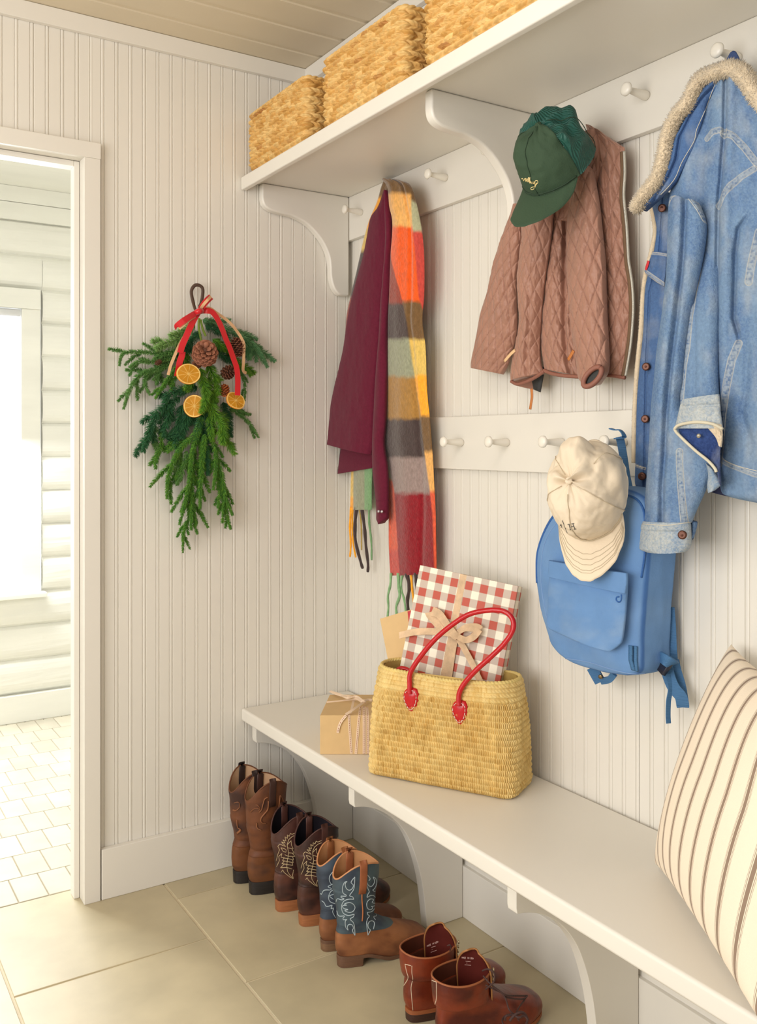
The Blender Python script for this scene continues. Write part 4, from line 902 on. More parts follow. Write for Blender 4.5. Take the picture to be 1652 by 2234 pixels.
# ================================================================== PINE SWAG
needm = mat('pine_needles', None, .5, vcol=True, spec=.35)
barkm = mat('twig_bark', rgb(96, 120, 52), .8, noise_amt=.2)
swag = thing('pine_swag', 'Christmas pine swag with cones, dried orange and red ribbon on back wall', 'swag', tuple(onY(435, 900, -.03)))
GR = dict(norf=(C3(118, 160, 84), C3(74, 124, 58)), light=(C3(146, 180, 104), C3(110, 156, 80)), bright=(C3(122, 170, 46), C3(70, 130, 44)), dark=(C3(44, 96, 66), C3(58, 112, 62)), sage=(C3(122, 168, 116), C3(84, 142, 90)), low=(C3(112, 160, 52), C3(58, 118, 46)))
SP = [([(640, 600), (480, 620), (330, 605), (180, 615), (145, 710)], 'norf', 8, .05), ([(600, 640), (420, 680), (300, 680), (225, 725)], 'norf', 8, .05), ([(560, 700), (400, 750), (290, 800), (220, 920), (180, 1050)], 'norf', 9, .045), ([(520, 720), (370, 780), (350, 860), (385, 940)], 'norf', 8, .04),
      ([(620, 700), (540, 800), (480, 890), (430, 968)], 'low', 8, .055), ([(600, 760), (565, 850), (550, 915)], 'low', 8, .05), ([(740, 380), (640, 440), (545, 480)], 'light', 12, .05), ([(720, 420), (600, 510), (500, 545), (435, 580)], 'light', 13, .055), ([(720, 480), (640, 560), (500, 620), (420, 660)], 'norf', 12, .05), ([(700, 520), (560, 640), (460, 760), (440, 860)], 'norf', 11, .03), ([(700, 560), (640, 680), (600, 800)], 'bright', 11, .03),
      ([(800, 350), (900, 395), (1040, 440), (1180, 530), (1250, 610), (1310, 720)], 'sage', 11, .045), ([(1040, 440), (1150, 540), (1165, 660)], 'sage', 12, .04), ([(820, 400), (900, 430), (980, 480)], 'dark', 12, .05), ([(900, 500), (1000, 620), (1100, 700), (1180, 790)], 'bright', 11, .045), ([(1080, 700), (1130, 850), (1130, 985)], 'norf', 6, .03), ([(1150, 520), (1210, 560), (1280, 690)], 'sage', 9, .035),
      ([(1010, 1050), (1110, 1110), (1180, 1180), (1240, 1275)], 'norf', 8, .03), ([(1000, 1010), (1080, 1060), (1165, 1100)], 'norf', 8, .03), ([(780, 440), (700, 540), (640, 600)], 'dark', 12, .065), ([(880, 500), (950, 560), (1015, 590)], 'bright', 12, .065), ([(900, 560), (960, 640), (1040, 690)], 'dark', 11, .05),
      ([(840, 700), (890, 800), (925, 935)], 'bright', 14, .085), ([(780, 730), (810, 850), (830, 950), (790, 1080)], 'bright', 15, .095), ([(760, 760), (700, 850), (670, 905)], 'bright', 12, .06), ([(890, 900), (890, 960), (890, 1030)], 'bright', 12, .075), ([(860, 1000), (920, 1130), (960, 1200), (965, 1325)], 'bright', 16, .085), ([(950, 1230), (1000, 1320), (1055, 1405)], 'bright', 12, .06), ([(850, 1100), (865, 1200), (875, 1300)], 'bright', 12, .06),
      ([(760, 880), (640, 900), (530, 950), (500, 1000)], 'dark', 12, .055), ([(620, 960), (480, 1050), (400, 1180), (370, 1280), (335, 1385)], 'dark', 12, .05), ([(560, 980), (530, 1120), (490, 1270)], 'dark', 12, .045), ([(480, 1230), (470, 1350), (440, 1430), (430, 1520)], 'low', 10, .04), ([(430, 1180), (420, 1300), (450, 1390)], 'norf', 11, .035), ([(640, 1020), (610, 1200), (580, 1355)], 'dark', 13, .04), ([(700, 980), (680, 1120), (640, 1280)], 'dark', 14, .045), ([(500, 1270), (600, 1230), (690, 1120), (780, 1080)], 'dark', 12, .04), ([(560, 1290), (540, 1340), (500, 1380)], 'low', 10, .035),
      ([(860, 800), (840, 1000), (780, 1150), (740, 1300)], 'dark', 14, .05), ([(900, 1050), (860, 1150), (860, 1300)], 'dark', 14, .05), ([(960, 1000), (1010, 1150), (1020, 1270)], 'dark', 11, .035),
      ([(800, 1100), (740, 1250), (620, 1370), (560, 1500), (525, 1620), (520, 1755)], 'low', 10, .055), ([(780, 1200), (720, 1400), (700, 1600), (660, 1800), (618, 1960)], 'low', 9, .06), ([(820, 1250), (800, 1450), (785, 1650), (780, 1830)], 'low', 10, .06), ([(740, 1300), (700, 1500), (720, 1750), (750, 1965)], 'low', 9, .05), ([(700, 1700), (690, 1900), (650, 2030), (645, 2180)], 'low', 7, .045), ([(670, 1940), (690, 2040)], 'low', 6, .045), ([(720, 1500), (715, 1750), (710, 2000)], 'low', 9, .055), ([(640, 1330), (600, 1450), (600, 1650)], 'norf', 10, .045), ([(680, 1380), (640, 1550), (600, 1640)], 'norf', 10, .05),
      ([(860, 1250), (900, 1400), (900, 1560), (885, 1685)], 'low', 9, .06), ([(900, 1380), (950, 1560), (980, 1750), (1035, 1885)], 'low', 9, .055), ([(920, 1500), (935, 1700), (922, 1830)], 'low', 8, .05), ([(960, 1650), (985, 1850), (1020, 1995)], 'low', 8, .045), ([(940, 1600), (960, 1750), (960, 1895)], 'low', 8, .05), ([(800, 1250), (830, 1400), (842, 1570)], 'dark', 10, .05), ([(800, 1300), (790, 1480), (805, 1590)], 'low', 9, .055)]
rn = random.Random(11)
SP2 = []
for pts, kind, nl, off in SP:
    SP2.append((pts, kind, nl, off, 0)); L_ = sum(math.hypot(b[0] - a[0], b[1] - a[1]) for a, b in zip(pts[:-1], pts[1:]))
    nb_ = int(L_ / 130)
    for i in range(nb_):
        t_ = (i + .6) / nb_ * .8; k_ = t_ * (len(pts) - 1); a = pts[int(k_)]; b = pts[int(k_) + 1]; f_ = k_ - int(k_); x0 = a[0] + (b[0] - a[0]) * f_; y0 = a[1] + (b[1] - a[1]) * f_
        an = math.atan2(b[1] - a[1], b[0] - a[0]) + (1 if i % 2 else -1) * rn.uniform(.35, .65); ll = L_ * rn.uniform(.20, .32)
        SP2.append(([(x0, y0), (x0 + ll * .5 * math.cos(an), y0 + ll * .5 * math.sin(an)), (x0 + ll * math.cos(an), y0 + ll * math.sin(an) + ll * .12)], kind, nl * .9, max(.02, off - .012), 1))
SPI = 0
for pts, kind, nl, off, side_ in SP2:
    nl = nl * (1.0 if kind in ('norf', 'low') else 1.25)
    q = zc(pts, 220, 600, 3.6025); P = catmull([onY(x, y, -off - .006 * k / len(q)) for k, (x, y) in enumerate(q)], 12)
    ca, cb = GR[kind]; mb = MB() if not side_ else mb; mb.tube(P[::3] + [P[-1]], .0011, 5, col=tuple(list(cb * .9) + [1]))
    L = sum((b - a).length for a, b in zip(P[:-1], P[1:])); nn = int(L * 3900)
    dens = kind in ('norf', 'low')
    for i in range(nn):
        k = rn.random() ** .95 * (len(P) - 1.001); ki = int(k); a = P[ki].lerp(P[ki + 1], k - ki); T = (P[ki + 1] - P[ki]).normalized()
        an = rn.uniform(0, 2 * math.pi); s1 = T.orthogonal().normalized(); s2 = T.cross(s1)
        rad = s1 * math.cos(an) + s2 * math.sin(an)
        if a.y > -.02 and rad.y > 0: rad.y *= .3
        sweep = rn.uniform(.55, 1.1) if dens else rn.uniform(.5, 1.0)
        d = (T * (.62 if dens else .70) * sweep + rad).normalized(); d.z -= .12; d.normalize()
        ln = nl * .00142 * rn.uniform(.8, 1.15) * (1 - .62 * (k / len(P)) ** 3)
        c = mix3(ca, cb, np.array(rn.random())); tipc = c * 1.15 if kind != 'bright' else mix3(c, C3(132, 172, 40), np.array(.6 * (k / len(P))))
        w = .0007; m1 = a + d * ln * .55 + T * ln * .05; tip = a + d * ln + T * ln * .22; q1 = d.orthogonal().normalized(); q2 = d.cross(q1)
        mb.add([a + q1 * w, a - q1 * w * .6 + q2 * w, a - q1 * w * .6 - q2 * w, m1 + q1 * w, m1 - q1 * w * .6 + q2 * w, m1 - q1 * w * .6 - q2 * w, tip], [(0, 1, 4, 3), (1, 2, 5, 4), (2, 0, 3, 5), (3, 4, 6), (4, 5, 6), (5, 3, 6)], [tuple(list(c) + [1])] * 3 + [tuple(list(c) + [1])] * 3 + [tuple(list(tipc) + [1])])
    SPI += 1
    if SPI >= len(SP2) or not SP2[SPI][4]: mb.build('pine_sprig', needm, swag, smooth=True, fixn=False)
mb = MB()
for pts in ([(775, 340), (770, 400), (780, 470), (790, 520)], [(785, 350), (800, 420), (825, 480)]):
    q = zc(pts, 220, 600, 3.6025); mb = MB(); mb.tube(catmull([onY(x, y, -.075) for x, y in q], 6), .0034, 8); mb.build('stem', mat('green_stem', rgb(124, 150, 50), .7, noise_amt=.15, bump=.6, bump_scale=150), swag, smooth=True, fixn=False)
mb = MB(); q = zc([(745, 280), (725, 210), (712, 130), (735, 85), (770, 80), (800, 105), (800, 160), (790, 215), (775, 250)], 220, 600, 3.6025)
mb.tube(catmull([onY(x, y, -.028 - .025 * (k in (0, 8))) for k, (x, y) in enumerate(q)], 6), .0052, 8, flat=.5, up=(0, -1, 0)); mb.build('leather_loop', mat('brown_leather', rgb(84, 62, 50), .6, noise_amt=.08), swag, smooth=True, fixn=False)
conem = mat('cone_scale', None, .65, vcol=True, noise_amt=.15, noise_scale=60, spec=.3)
def cone(px, py, off, R, axis, stretch, n, seed, tone, sw=1.0):
    c = onY(px, py, -off); ax = Vector(axis).normalized(); e1 = ax.orthogonal().normalized(); e2 = ax.cross(e1); mb = MB(); r_ = random.Random(seed)
    mb.lathe([(-R * stretch, 0)] + [(R * stretch * math.sin(a), R * .55 * math.cos(a)) for a in [(-1.4 + 2.8 * k / 10) for k in range(11)]] + [(R * stretch, 0)], c, ax, 14, col=tuple(list(tone * .35) + [1]))
    for i in range(n):
        t = (i + .5) / n; zz = -1 + 2 * t ** .9; an = i * 2.39996; rr = math.sqrt(max(0, 1 - zz * zz)) ** .8
        rad = (e1 * math.cos(an) + e2 * math.sin(an)); base = c + ax * (zz * R * stretch * .85) + rad * rr * R * .35
        out = (rad * (rr + .15) + ax * (.55 + .5 * zz)).normalized(); s = ax.cross(rad).normalized(); nrm_ = s.cross(out).normalized(); L = R * (.62 + .1 * r_.random()) * (.55 + .5 * rr); w = R * .27 * sw * (.6 + .5 * rr); th = R * .06
        vs = []; prof = [(0, .35, 0), (.45, .75, .02), (.8, 1.0, .10), (1.0, .75, .20), (1.06, .2, .22)]
        for d_, ww, cu in prof:
            for k in (-1, 0, 1):
                vs.append(base + out * (L * d_) + s * (w * ww * k) + nrm_ * (R * (cu + (.06 if k == 0 else 0))))
        m = len(vs); vs += [v - nrm_ * th for v in vs]
        fs = []
        for r in range(4):
            for k in range(2):
                a = r * 3 + k; fs.append((a, a + 1, a + 4, a + 3)); fs.append((m + a, m + a + 3, m + a + 4, m + a + 1))
        fs += [(12, 13, m + 13, m + 12), (13, 14, m + 14, m + 13)]
        for r in range(4): fs += [(r * 3, r * 3 + 3, m + r * 3 + 3, m + r * 3), (r * 3 + 2, m + r * 3 + 2, m + r * 3 + 5, r * 3 + 5)]
        cc = [tuple(list(tone * (.62 + .55 * (j // 3) / 4) * r_.uniform(.9, 1.1)) + [1]) for j in range(15)]
        mb.add(vs, fs, cc + cc)
    return mb.build('pine_cone', conem, swag, smooth=True)
TC = C3(150, 96, 72)
cone(447, 772, .115, .034, (-.25, -.8, .3), .85, 70, 1, TC)
cone(518, 756, .075, .021, (.15, -.25, -1), 1.35, 90, 2, TC * .85, .8)
cone(497, 813, .085, .019, (.3, -.8, .3), 1.0, 50, 3, TC * .6)
cone(490, 851, .085, .014, (-.2, -.5, -.8), 1.3, 60, 4, C3(170, 92, 48), .9)
cone(345, 791, .065, .008, (.6, -.4, .5), 1.3, 36, 5, TC * .8)
cone(430, 795, .085, .012, (-.6, -.6, .0), 1.2, 40, 6, TC)
rind = mat('orange_rind', rgb(236, 170, 70), .55); 
om = mat('dried_orange', None, .6, vcol=True, noise_amt=.08, noise_scale=80, spec=.5)
def slice_(px, py, off, R, n_, up, squash):
    c = onY(px, py, -off); nr = Vector(n_).normalized(); e1 = Vector(up); e1 = (e1 - nr * e1.dot(nr)).normalized(); e2 = nr.cross(e1)
    na, nrr = 96, 26; P = np.zeros((nrr, na, 3)); CC = np.ones((nrr, na, 4))
    for i in range(nrr):
        for j in range(na):
            r = i / (nrr - 1); a = 2 * math.pi * j / na; wv = .0015 * math.sin(3 * a + px) * r
            P[i, j] = c + e1 * (math.cos(a) * r * R) + e2 * (math.sin(a) * r * R * squash) + nr * (.0025 + wv)
            seg = abs(((a / (2 * math.pi) * 10 + .5) % 1) - .5) * 2 * math.pi / 10 * r * R
            pulp = C3(198, 134, 12); white = C3(240, 204, 120)
            k = max(math.exp(-(seg / .00055) ** 2) * .8, 1 if r > .90 else 0, math.exp(-(r / .10) ** 2))
            if r > .96: white = C3(240, 166, 66)
            CC[i, j, :3] = mix3(pulp, white, np.array(k)) 
            if r < .035: CC[i, j, :3] = C3(70, 50, 20)
    mb = MB(); mb.grid(P, closeu=True, col=CC); Q = P - np.array(nr) * .005; mb.grid(Q[:, ::-1], closeu=True, col=CC[:, ::-1])
    ed = np.stack([P[-1], P[-1] * .5 + Q[-1] * .5 + (P[-1] - np.array(c)) * .03, Q[-1]]); mb.grid(ed, closeu=True, col=np.ones((3, na, 4)) * np.array(list(C3(226, 140, 40)) + [1]))
    mb.build('orange_slice', om, swag, smooth=True, fixn=False)
slice_(411, 816, .125, .0345, (-.1, -1, .2), (1, 0, .15), .86)
slice_(424, 886, .080, .0325, (-.3, -1, .05), (.1, 0, 1), .95)
slice_(514, 874, .105, .0300, (.1, -1, .35), (.9, 0, -.5), .88)
ribm = mat('red_satin', rgb(206, 18, 30), .28, sheen=.3); jutr = mat('jute_ribbon', rgb(222, 178, 134), .75, bump=.5, bump_scale=400)
def ribY(pts, offs, w, m, nm, z=(360, 610, 7.205), up=(0, -1, .15), t=.0006, par=None):
    q = zc(pts, *z); P = catmull([onY(x, y, -o) for (x, y), o in zip(q, offs)], 8); mb = MB(); mb.ribbon(P, w, t, up); return mb.build(nm, m, par or swag, smooth=False, fixn=False)
bow = ribY([(530, 500), (470, 600), (400, 740), (330, 900), (270, 1040), (240, 1150)], [.10, .115, .125, .125, .12, .115], .0090, ribm, 'ribbon_tail')
ribY([(275, 1130), (265, 1200), (230, 1300), (215, 1400), (190, 1520)], [.112, .112, .11, .108, .10], .0090, ribm, 'ribbon_tail')
ribY([(560, 490), (660, 490), (740, 510), (820, 610), (900, 780), (960, 940), (1020, 1080), (1080, 1250), (1130, 1400), (1145, 1600), (1140, 1820)], [.10, .11, .11, .11, .105, .10, .10, .11, .115, .12, .12], .0085, ribm, 'ribbon_tail')
ribY([(520, 510), (430, 560), (300, 640), (200, 720), (185, 750)], [.10, .12, .13, .12, .11], .0085, ribm, 'bow_loop')
ribY([(480, 570), (400, 620), (300, 700), (220, 770)], [.112, .122, .125, .115], .0046, jutr, 'jute_loop')
ribY([(540, 500), (590, 420), (660, 330), (725, 270)], [.10, .12, .13, .12], .0090, ribm, 'bow_loop')
ribY([(545, 490), (600, 400), (670, 320), (722, 268)], [.106, .127, .137, .127], .0042, jutr, 'jute_loop')
ribY([(580, 470), (700, 450), (820, 530), (950, 620), (1060, 720), (1150, 840), (1190, 900), (1240, 1010), (1240, 1150), (1235, 1300), (1230, 1430), (1280, 1470)], [.10, .105, .10, .095, .095, .09, .09, .09, .09, .09, .085, .08], .0046, jutr, 'jute_tail')
ribY([(290, 910), (220, 1040), (150, 1200), (90, 1350), (50, 1500)], [.10, .11, .11, .105, .10], .0042, jutr, 'jute_tail')
mb = MB(); kp = onY(433, 680, -.112)
mb.tube([kp + Vector((-.010, 0, -.004)), kp + Vector((0, -.006, .001)), kp + Vector((.011, 0, .002))], lambda t: .0075 + .002 * math.sin(math.pi * t), 10); mb.build('knot', ribm, swag, smooth=True)

# ================================================================== STRAW TOTE
strawm = mat('woven_straw', None, .6, vcol=True, noise_amt=.08, noise_scale=40, bump=.4, bump_scale=220, spec=.3)
tA = onZ(801, 1690, .475); tB = onZ(1118, 1750, .475); tC = onZ(1171, 1702, .475)
tu = (tB - tA).normalized(); tu.z = 0; tn = Vector((-tu.y, tu.x, 0)); 
if tn.dot(tC - tB) < 0: tn = -tn
TW = (tB - tA).length; TD = .15; tcen = tA + tu * TW / 2 + tn * TD / 2; TH = .262
tote = thing('straw_tote', 'woven yellow straw tote with red leather handles standing on the bench', 'bag', (tcen.x, tcen.y, .475))
def tote_ring(zz, n, shrink=0.0):
    t = zz / TH; w = TW * (1 - .045 * t + .02 * math.sin(math.pi * t)); d = TD * (1 + .05 * math.sin(math.pi * t) - .18 * t ** 2); r = .028 + .030 * t
    B, s, P = rrect(w - shrink, d - shrink, min(r, d / 2 - .004), n); return B, s, P
n, nz = 1560, 250; G = np.zeros((nz, n, 3)); colr = np.zeros((nz, n, 3))
for i in range(nz):
    zz = TH * i / (nz - 1); B, s, P = tote_ring(zz, n); sN = s / P
    nst = 224; rowf = zz / .0135; row = math.floor(rowf); fr_ = rowf - row
    wob = .25 * fbm(sN * 60, np.full(n, zz * 60), 3); a = sN * nst + .5 * (row % 2) + wob; cell = np.floor(a); g = a - cell
    h = (.0050 + .0026 * hsh(cell, np.full(n, row), 9)) * np.abs(np.sin(np.pi * g)) ** 1.1 * (.35 + .65 * math.sin(math.pi * fr_) ** .8) + .004 * fbm(sN * 26, np.full(n, zz * 22), 8)
    if zz > TH - .045: 
        q = (zz - TH + .045) / .0112; h = .0050 * abs(math.sin(math.pi * q)) ** .5 * (.75 + .25 * np.abs(np.sin(np.pi * (sN * nst * .5 + q)))) + .001
    if zz < .022: h = h + .0015 * np.abs(np.sin(np.pi * a * .5))
    h = h - .010 * max(0, 1 - zz / .014) ** 2
    rnd = hsh(cell, np.full(n, row), 4); pl = fbm(sN * 30, np.full(n, zz * 14), 6)
    colr[i] = mix3(mix3(np.zeros((n, 3)) + C3(228, 200, 134), C3(208, 170, 96), rnd * .6 + pl * 1.2), C3(204, 166, 92), (rnd > .95) * .6)
    droop = 0
    for_ = B[:, 0] + B[:, 2] * h; dd = B[:, 1] + B[:, 3] * h
    sag = -.010 * (zz / TH) ** 6 * np.exp(-((B[:, 0] - .02) / .11) ** 2)
    zv = zz + .003 * math.sin(3) + sag * np.sign(1) + .0025 * fbm(sN * 8, np.full(n, zz * 9), 2)
    for k in range(3): G[i, :, k] = (tcen[k] if k < 2 else .4755) + (tu[k] * for_ + tn[k] * dd if k < 2 else zv)
G[..., 2] = np.maximum(G[..., 2], .4755)
me = fast_mesh('woven_body', G.reshape(-1, 3), grid_quads(nz, n, wrap=True), colr); addobj('woven_body', me, strawm, tote)
mb = MB(); sc_ = C3(196, 166, 96)
inn = []
for zz in (TH + .001, TH * .6, TH * .3, .008):
    B, s, P = tote_ring(min(zz, TH), 120, .014); inn.append(np.stack([tcen.x + tu.x * B[:, 0] + tn.x * B[:, 1], tcen.y + tu.y * B[:, 0] + tn.y * B[:, 1], np.full(120, .4755 + zz)], -1))
mb.grid(np.array(inn), closeu=True, col=np.ones((4, 120, 4)) * np.array(list(sc_) + [1])); mb.add([tuple(p) for p in inn[-1]], [tuple(range(120))], tuple(list(sc_) + [1])); mb.build('inside', strawm, tote, smooth=True, fixn=False)
mb = MB(); B, s, P = tote_ring(TH, 240, .004)
for ph in (0, math.pi):
    pts = [Vector((tcen.x + tu.x * b[0] + tn.x * b[1], tcen.y + tu.y * b[0] + tn.y * b[1], .4755 + TH + .002 + .002 * math.sin(k * 1.3 + ph) - .010 * math.exp(-((b[0] - .02) / .11) ** 2))) + tn * .002 * math.cos(k * 1.3 + ph) for k, b in enumerate(B)]
    mb.tube(pts + [pts[0]], .0042, 7, col=tuple(list(C3(222, 196, 124)) + [1]))
mb.build('rim', strawm, tote, smooth=True, fixn=False)
# planes parallel to the bag's front
def onP(px, py, p0, nn):
    r = Vector(_ray(px, py)); C0 = Vector((CAMX, CAMY, CH)); return C0 + r * ((p0 - C0).dot(nn) / r.dot(nn))
redl = mat('red_leather', rgb(190, 14, 26), .25, bump=.25, bump_scale=120, noise_amt=.05)
ph0 = tA - tn * .026
hp = zc([(655, 960), (655, 900), (660, 820), (720, 720), (820, 600), (930, 505), (1050, 430), (1180, 402), (1280, 408), (1338, 455), (1345, 530), (1290, 620), (1200, 710), (1100, 800), (1020, 890), (985, 960), (983, 1040)], 680, 1200, 3.059)
hn = (tn * 1 + Vector((0, 0, -.10))).normalized(); mb = MB(); mb.tube(catmull([onP(x, y, ph0, hn) for x, y in hp], 8), .0062, 14); mb.build('handle', redl, tote, smooth=True)
thw = mat('white_thread', rgb(236, 226, 214), .7)
bvt = bvh_of([tote.children[0]])
patches = []
def sub(o, par):
    o.parent = par; pl = Vector((0, 0, 0)); q_ = par
    while q_ is not None: pl += q_.location; q_ = q_.parent
    o.data.transform(Matrix.Translation(-pl)); return o
for ctrp, sc in (((660, 1000), 1.0), ((985, 1085), 1.02)):
    outp = [(-38, -60), (-15, -78), (20, -78), (48, -55), (52, -10), (42, 40), (15, 78), (-8, 72), (-32, 35), (-48, -15)]
    q = zc([(ctrp[0] + a * sc, ctrp[1] + b * sc) for a, b in outp], 680, 1200, 3.059); pl0 = tA + tn * .0005
    OL_ = closed_cat([onP(x, y, pl0, tn) for x, y in q], 5); cc = sum(OL_, Vector()) / len(OL_); mb = MB(); N_ = len(OL_)
    vs = [p + tn * .010 for p in OL_] + [p for p in OL_] + [cc.lerp(p, .82) - tn * .003 for p in OL_] + [cc - tn * .0035]
    fs = [(k, (k + 1) % N_, N_ + (k + 1) % N_, N_ + k) for k in range(N_)] + [(N_ + k, N_ + (k + 1) % N_, 2 * N_ + (k + 1) % N_, 2 * N_ + k) for k in range(N_)] + [(2 * N_ + k, 2 * N_ + (k + 1) % N_, 3 * N_) for k in range(N_)]
    mb.add(vs, fs); pch = mb.build('handle_patch', redl, tote, smooth=True)
    st = [cc.lerp(p, .80) - tn * .0045 for p in OL_]
    for k in range(0, N_ - 2, 3):
        mb = MB() if k == 0 else mb; mb.tube([st[k], st[(k + 1) % N_], st[(k + 2) % N_]], .0008, 5)
    sub(mb.build('thread', thw, None, smooth=True, fixn=False), pch)
mb = MB(); bq = zc([(575, 800), (600, 790), (640, 800), (700, 850), (760, 900)], 680, 1200, 3.059); mb.tube(catmull([onP(x, y, tA + tn * .055, tn) for x, y in bq], 6), .006, 12); mb.build('handle', redl, tote, smooth=True)
# ================================================================== GIFTS
chk = mat('gingham_paper', None, .45, vcol=True, spec=.4)
pg0 = tA + tn * .062; gl = Vector((0, 0, 1)) * .26 + tn * .05; gn = tu.cross(gl).normalized()
if gn.dot(tn) < 0: gn = -gn
gTL = onP(917, 1233, pg0, gn); gTR = onP(1130, 1279, pg0, gn); gBL = onP(879.4, 1458, pg0, gn)
ux = (gTR - gTL).normalized(); uy = (gBL - gTL); uy = (uy - ux * uy.dot(ux)).normalized(); GWd = (gTR - gTL).length; GHt = .315; GT = .036
gift = thing('checked_gift', 'gift in red and cream gingham paper with jute bow inside straw tote', 'gift', tuple(gTL + ux * GWd / 2 + uy * GHt))
def gcol(S1, S2):
    c = .0205; a = np.floor(S1 / c).astype(int) % 2; b = np.floor(S2 / c).astype(int) % 2
    hat = (np.sin((S1 + S2) * 2 * np.pi / .0030) > 0) * 1.0
    W_ = C3(246, 236, 214); R_ = C3(188, 74, 48); M_ = C3(176, 150, 136)
    out = np.zeros(S1.shape + (3,)) + W_; both = (a == 1) & (b == 1); one = (a + b) == 1
    out = mix3(out, R_, both * 1.0); out = mix3(out, M_, one * .72); return out
mb = MB()
def face(o, a, b, la, lb, sa=0, sb=0):
    na_, nb_ = max(2, int(la / .00105)), max(2, int(lb / .00105)); A_ = np.linspace(0, la, na_); B_ = np.linspace(0, lb, nb_); AA, BB = np.meshgrid(A_, B_)
    Pm = np.array(o)[None, None] + AA[..., None] * np.array(a) + BB[..., None] * np.array(b); cc = gcol(AA + sa, BB + sb); return Pm, cc
V_ = []; F_ = []; Cc_ = []; nb0 = 0
for o_, a_, b_, la, lb, sa, sb in ((gTL, ux, uy, GWd, GHt, .010, .006), (gTL + gn * GT, ux, -gn, GWd, GT, .010, .006 - GT + .041), (gTR, gn, uy, GT, GHt, .010 + GWd, .006), (gTL + gn * GT, -gn, uy, GT, GHt, .0, .006)):
    Pm, cc = face(o_, a_, b_, la, lb, sa, sb); V_.append(Pm.reshape(-1, 3)); F_.append(grid_quads(*Pm.shape[:2]) + nb0); Cc_.append(cc.reshape(-1, 3)); nb0 += Pm.shape[0] * Pm.shape[1]
me = fast_mesh('wrapped_box', np.concatenate(V_), np.concatenate(F_), np.concatenate(Cc_))
bm = bmesh.new(); bm.from_mesh(me); 
vv_ = [bm.verts.new(p) for p in (gTL + gn * GT, gTR + gn * GT, gTR + gn * GT + uy * GHt, gTL + gn * GT + uy * GHt, gTL + uy * GHt, gTR + uy * GHt)]
bm.faces.new([vv_[0], vv_[3], vv_[2], vv_[1]]); bm.faces.new([vv_[3], vv_[4], vv_[5], vv_[2]]); bm.to_mesh(me); bm.free()
addobj('wrapped_box', me, chk, gift, smooth=False)
jute = mat('jute_band', rgb(222, 190, 154), .85, noise_amt=.15, noise_scale=50, bump=.8, bump_scale=350)
mb = MB(); xa = GWd * .425
for (o_, a_, b_, lb) in ((gTL + ux * xa - gn * .0008, ux, uy, GHt), (gTL + ux * xa - uy * .0008 - gn * .0008, ux, gn, GT)):
    w = .0135; mb.add([o_, o_ + a_ * w * 1.35, o_ + a_ * w * 1.35 + b_ * lb, o_ + b_ * lb], [(0, 1, 2, 3)])
mb.build('jute_band', jute, gift)
def gpt(x, y, lift): p = onP(x, y, pg0, gn); return p - gn * lift
def gr(pts, lifts, w, nm='bow'):
    q = zc(pts, 680, 1200, 3.059); mb = MB(); P = catmull([gpt(x, y, l) for (x, y), l in zip(q, lifts)], 8); mb.ribbon(P, w, .0006, tuple(-gn + Vector((0, 0, .25)))); mb.build(nm, jute, gift, smooth=False, fixn=False)
gr([(960, 560), (880, 520), (820, 440), (810, 415)], [.006, .012, .016, .014], lambda t: .006 + .010 * t, 'bow_loop'); gr([(820, 410), (870, 430), (920, 500), (960, 555)], [.016, .018, .014, .008], lambda t: .012 - .005 * t, 'bow_loop')
gr([(970, 560), (1040, 520), (1110, 520), (1135, 540)], [.006, .014, .018, .016], lambda t: .006 + .008 * t, 'bow_loop'); gr([(1135, 530), (1100, 580), (1040, 600), (975, 570)], [.018, .022, .016, .008], lambda t: .010 - .003 * t, 'bow_loop')
gr([(955, 560), (850, 545), (730, 545), (600, 570)], [.008, .016, .02, .014], .0085, 'bow_tail'); gr([(965, 575), (945, 680), (930, 780), (915, 880)], [.006, .004, .004, .004], .0085, 'bow_tail'); gr([(975, 575), (1030, 660), (1090, 770), (1130, 860), (1170, 930)], [.006, .01, .012, .012, .014], .0075, 'bow_tail')
gr([(945, 545), (965, 565), (985, 580)], [.010, .013, .010], .010, 'knot')
# kraft envelope and red envelope standing behind it
kraft = mat('kraft_paper', rgb(216, 182, 130), .75, noise_amt=.03, noise_scale=30, bump=.1, bump_scale=300)
def card(name, label, cat, pts, p0, m, th=.003):
    vs = [onP(x, y, p0, gn) for x, y in pts]; cc = vs[-1]; t = thing(name, label, cat, tuple(cc)); mb = MB(); n_ = len(vs); mb.add(vs + [v + gn * th for v in vs], [tuple(range(n_)), tuple(range(2 * n_ - 1, n_ - 1, -1))] + [(i, i + n_, (i + 1) % n_ + n_, (i + 1) % n_) for i in range(n_)]); mb.build('paper', m, t, bevel=.0006); return t
card('kraft_envelope', 'plain kraft paper envelope sticking out of tote behind checked gift', 'envelope', [(829, 1350), (892, 1331), (960, 1312), (985, 1500), (862, 1520)], pg0 + gn * .048, kraft)
card('red_envelope', 'red card corner tucked between kraft envelope and checked gift', 'card', [(889, 1334), (899, 1331), (960, 1320), (970, 1460), (905, 1470)], pg0 + gn * .042, mat('red_paper', rgb(186, 22, 30), .5), .002)
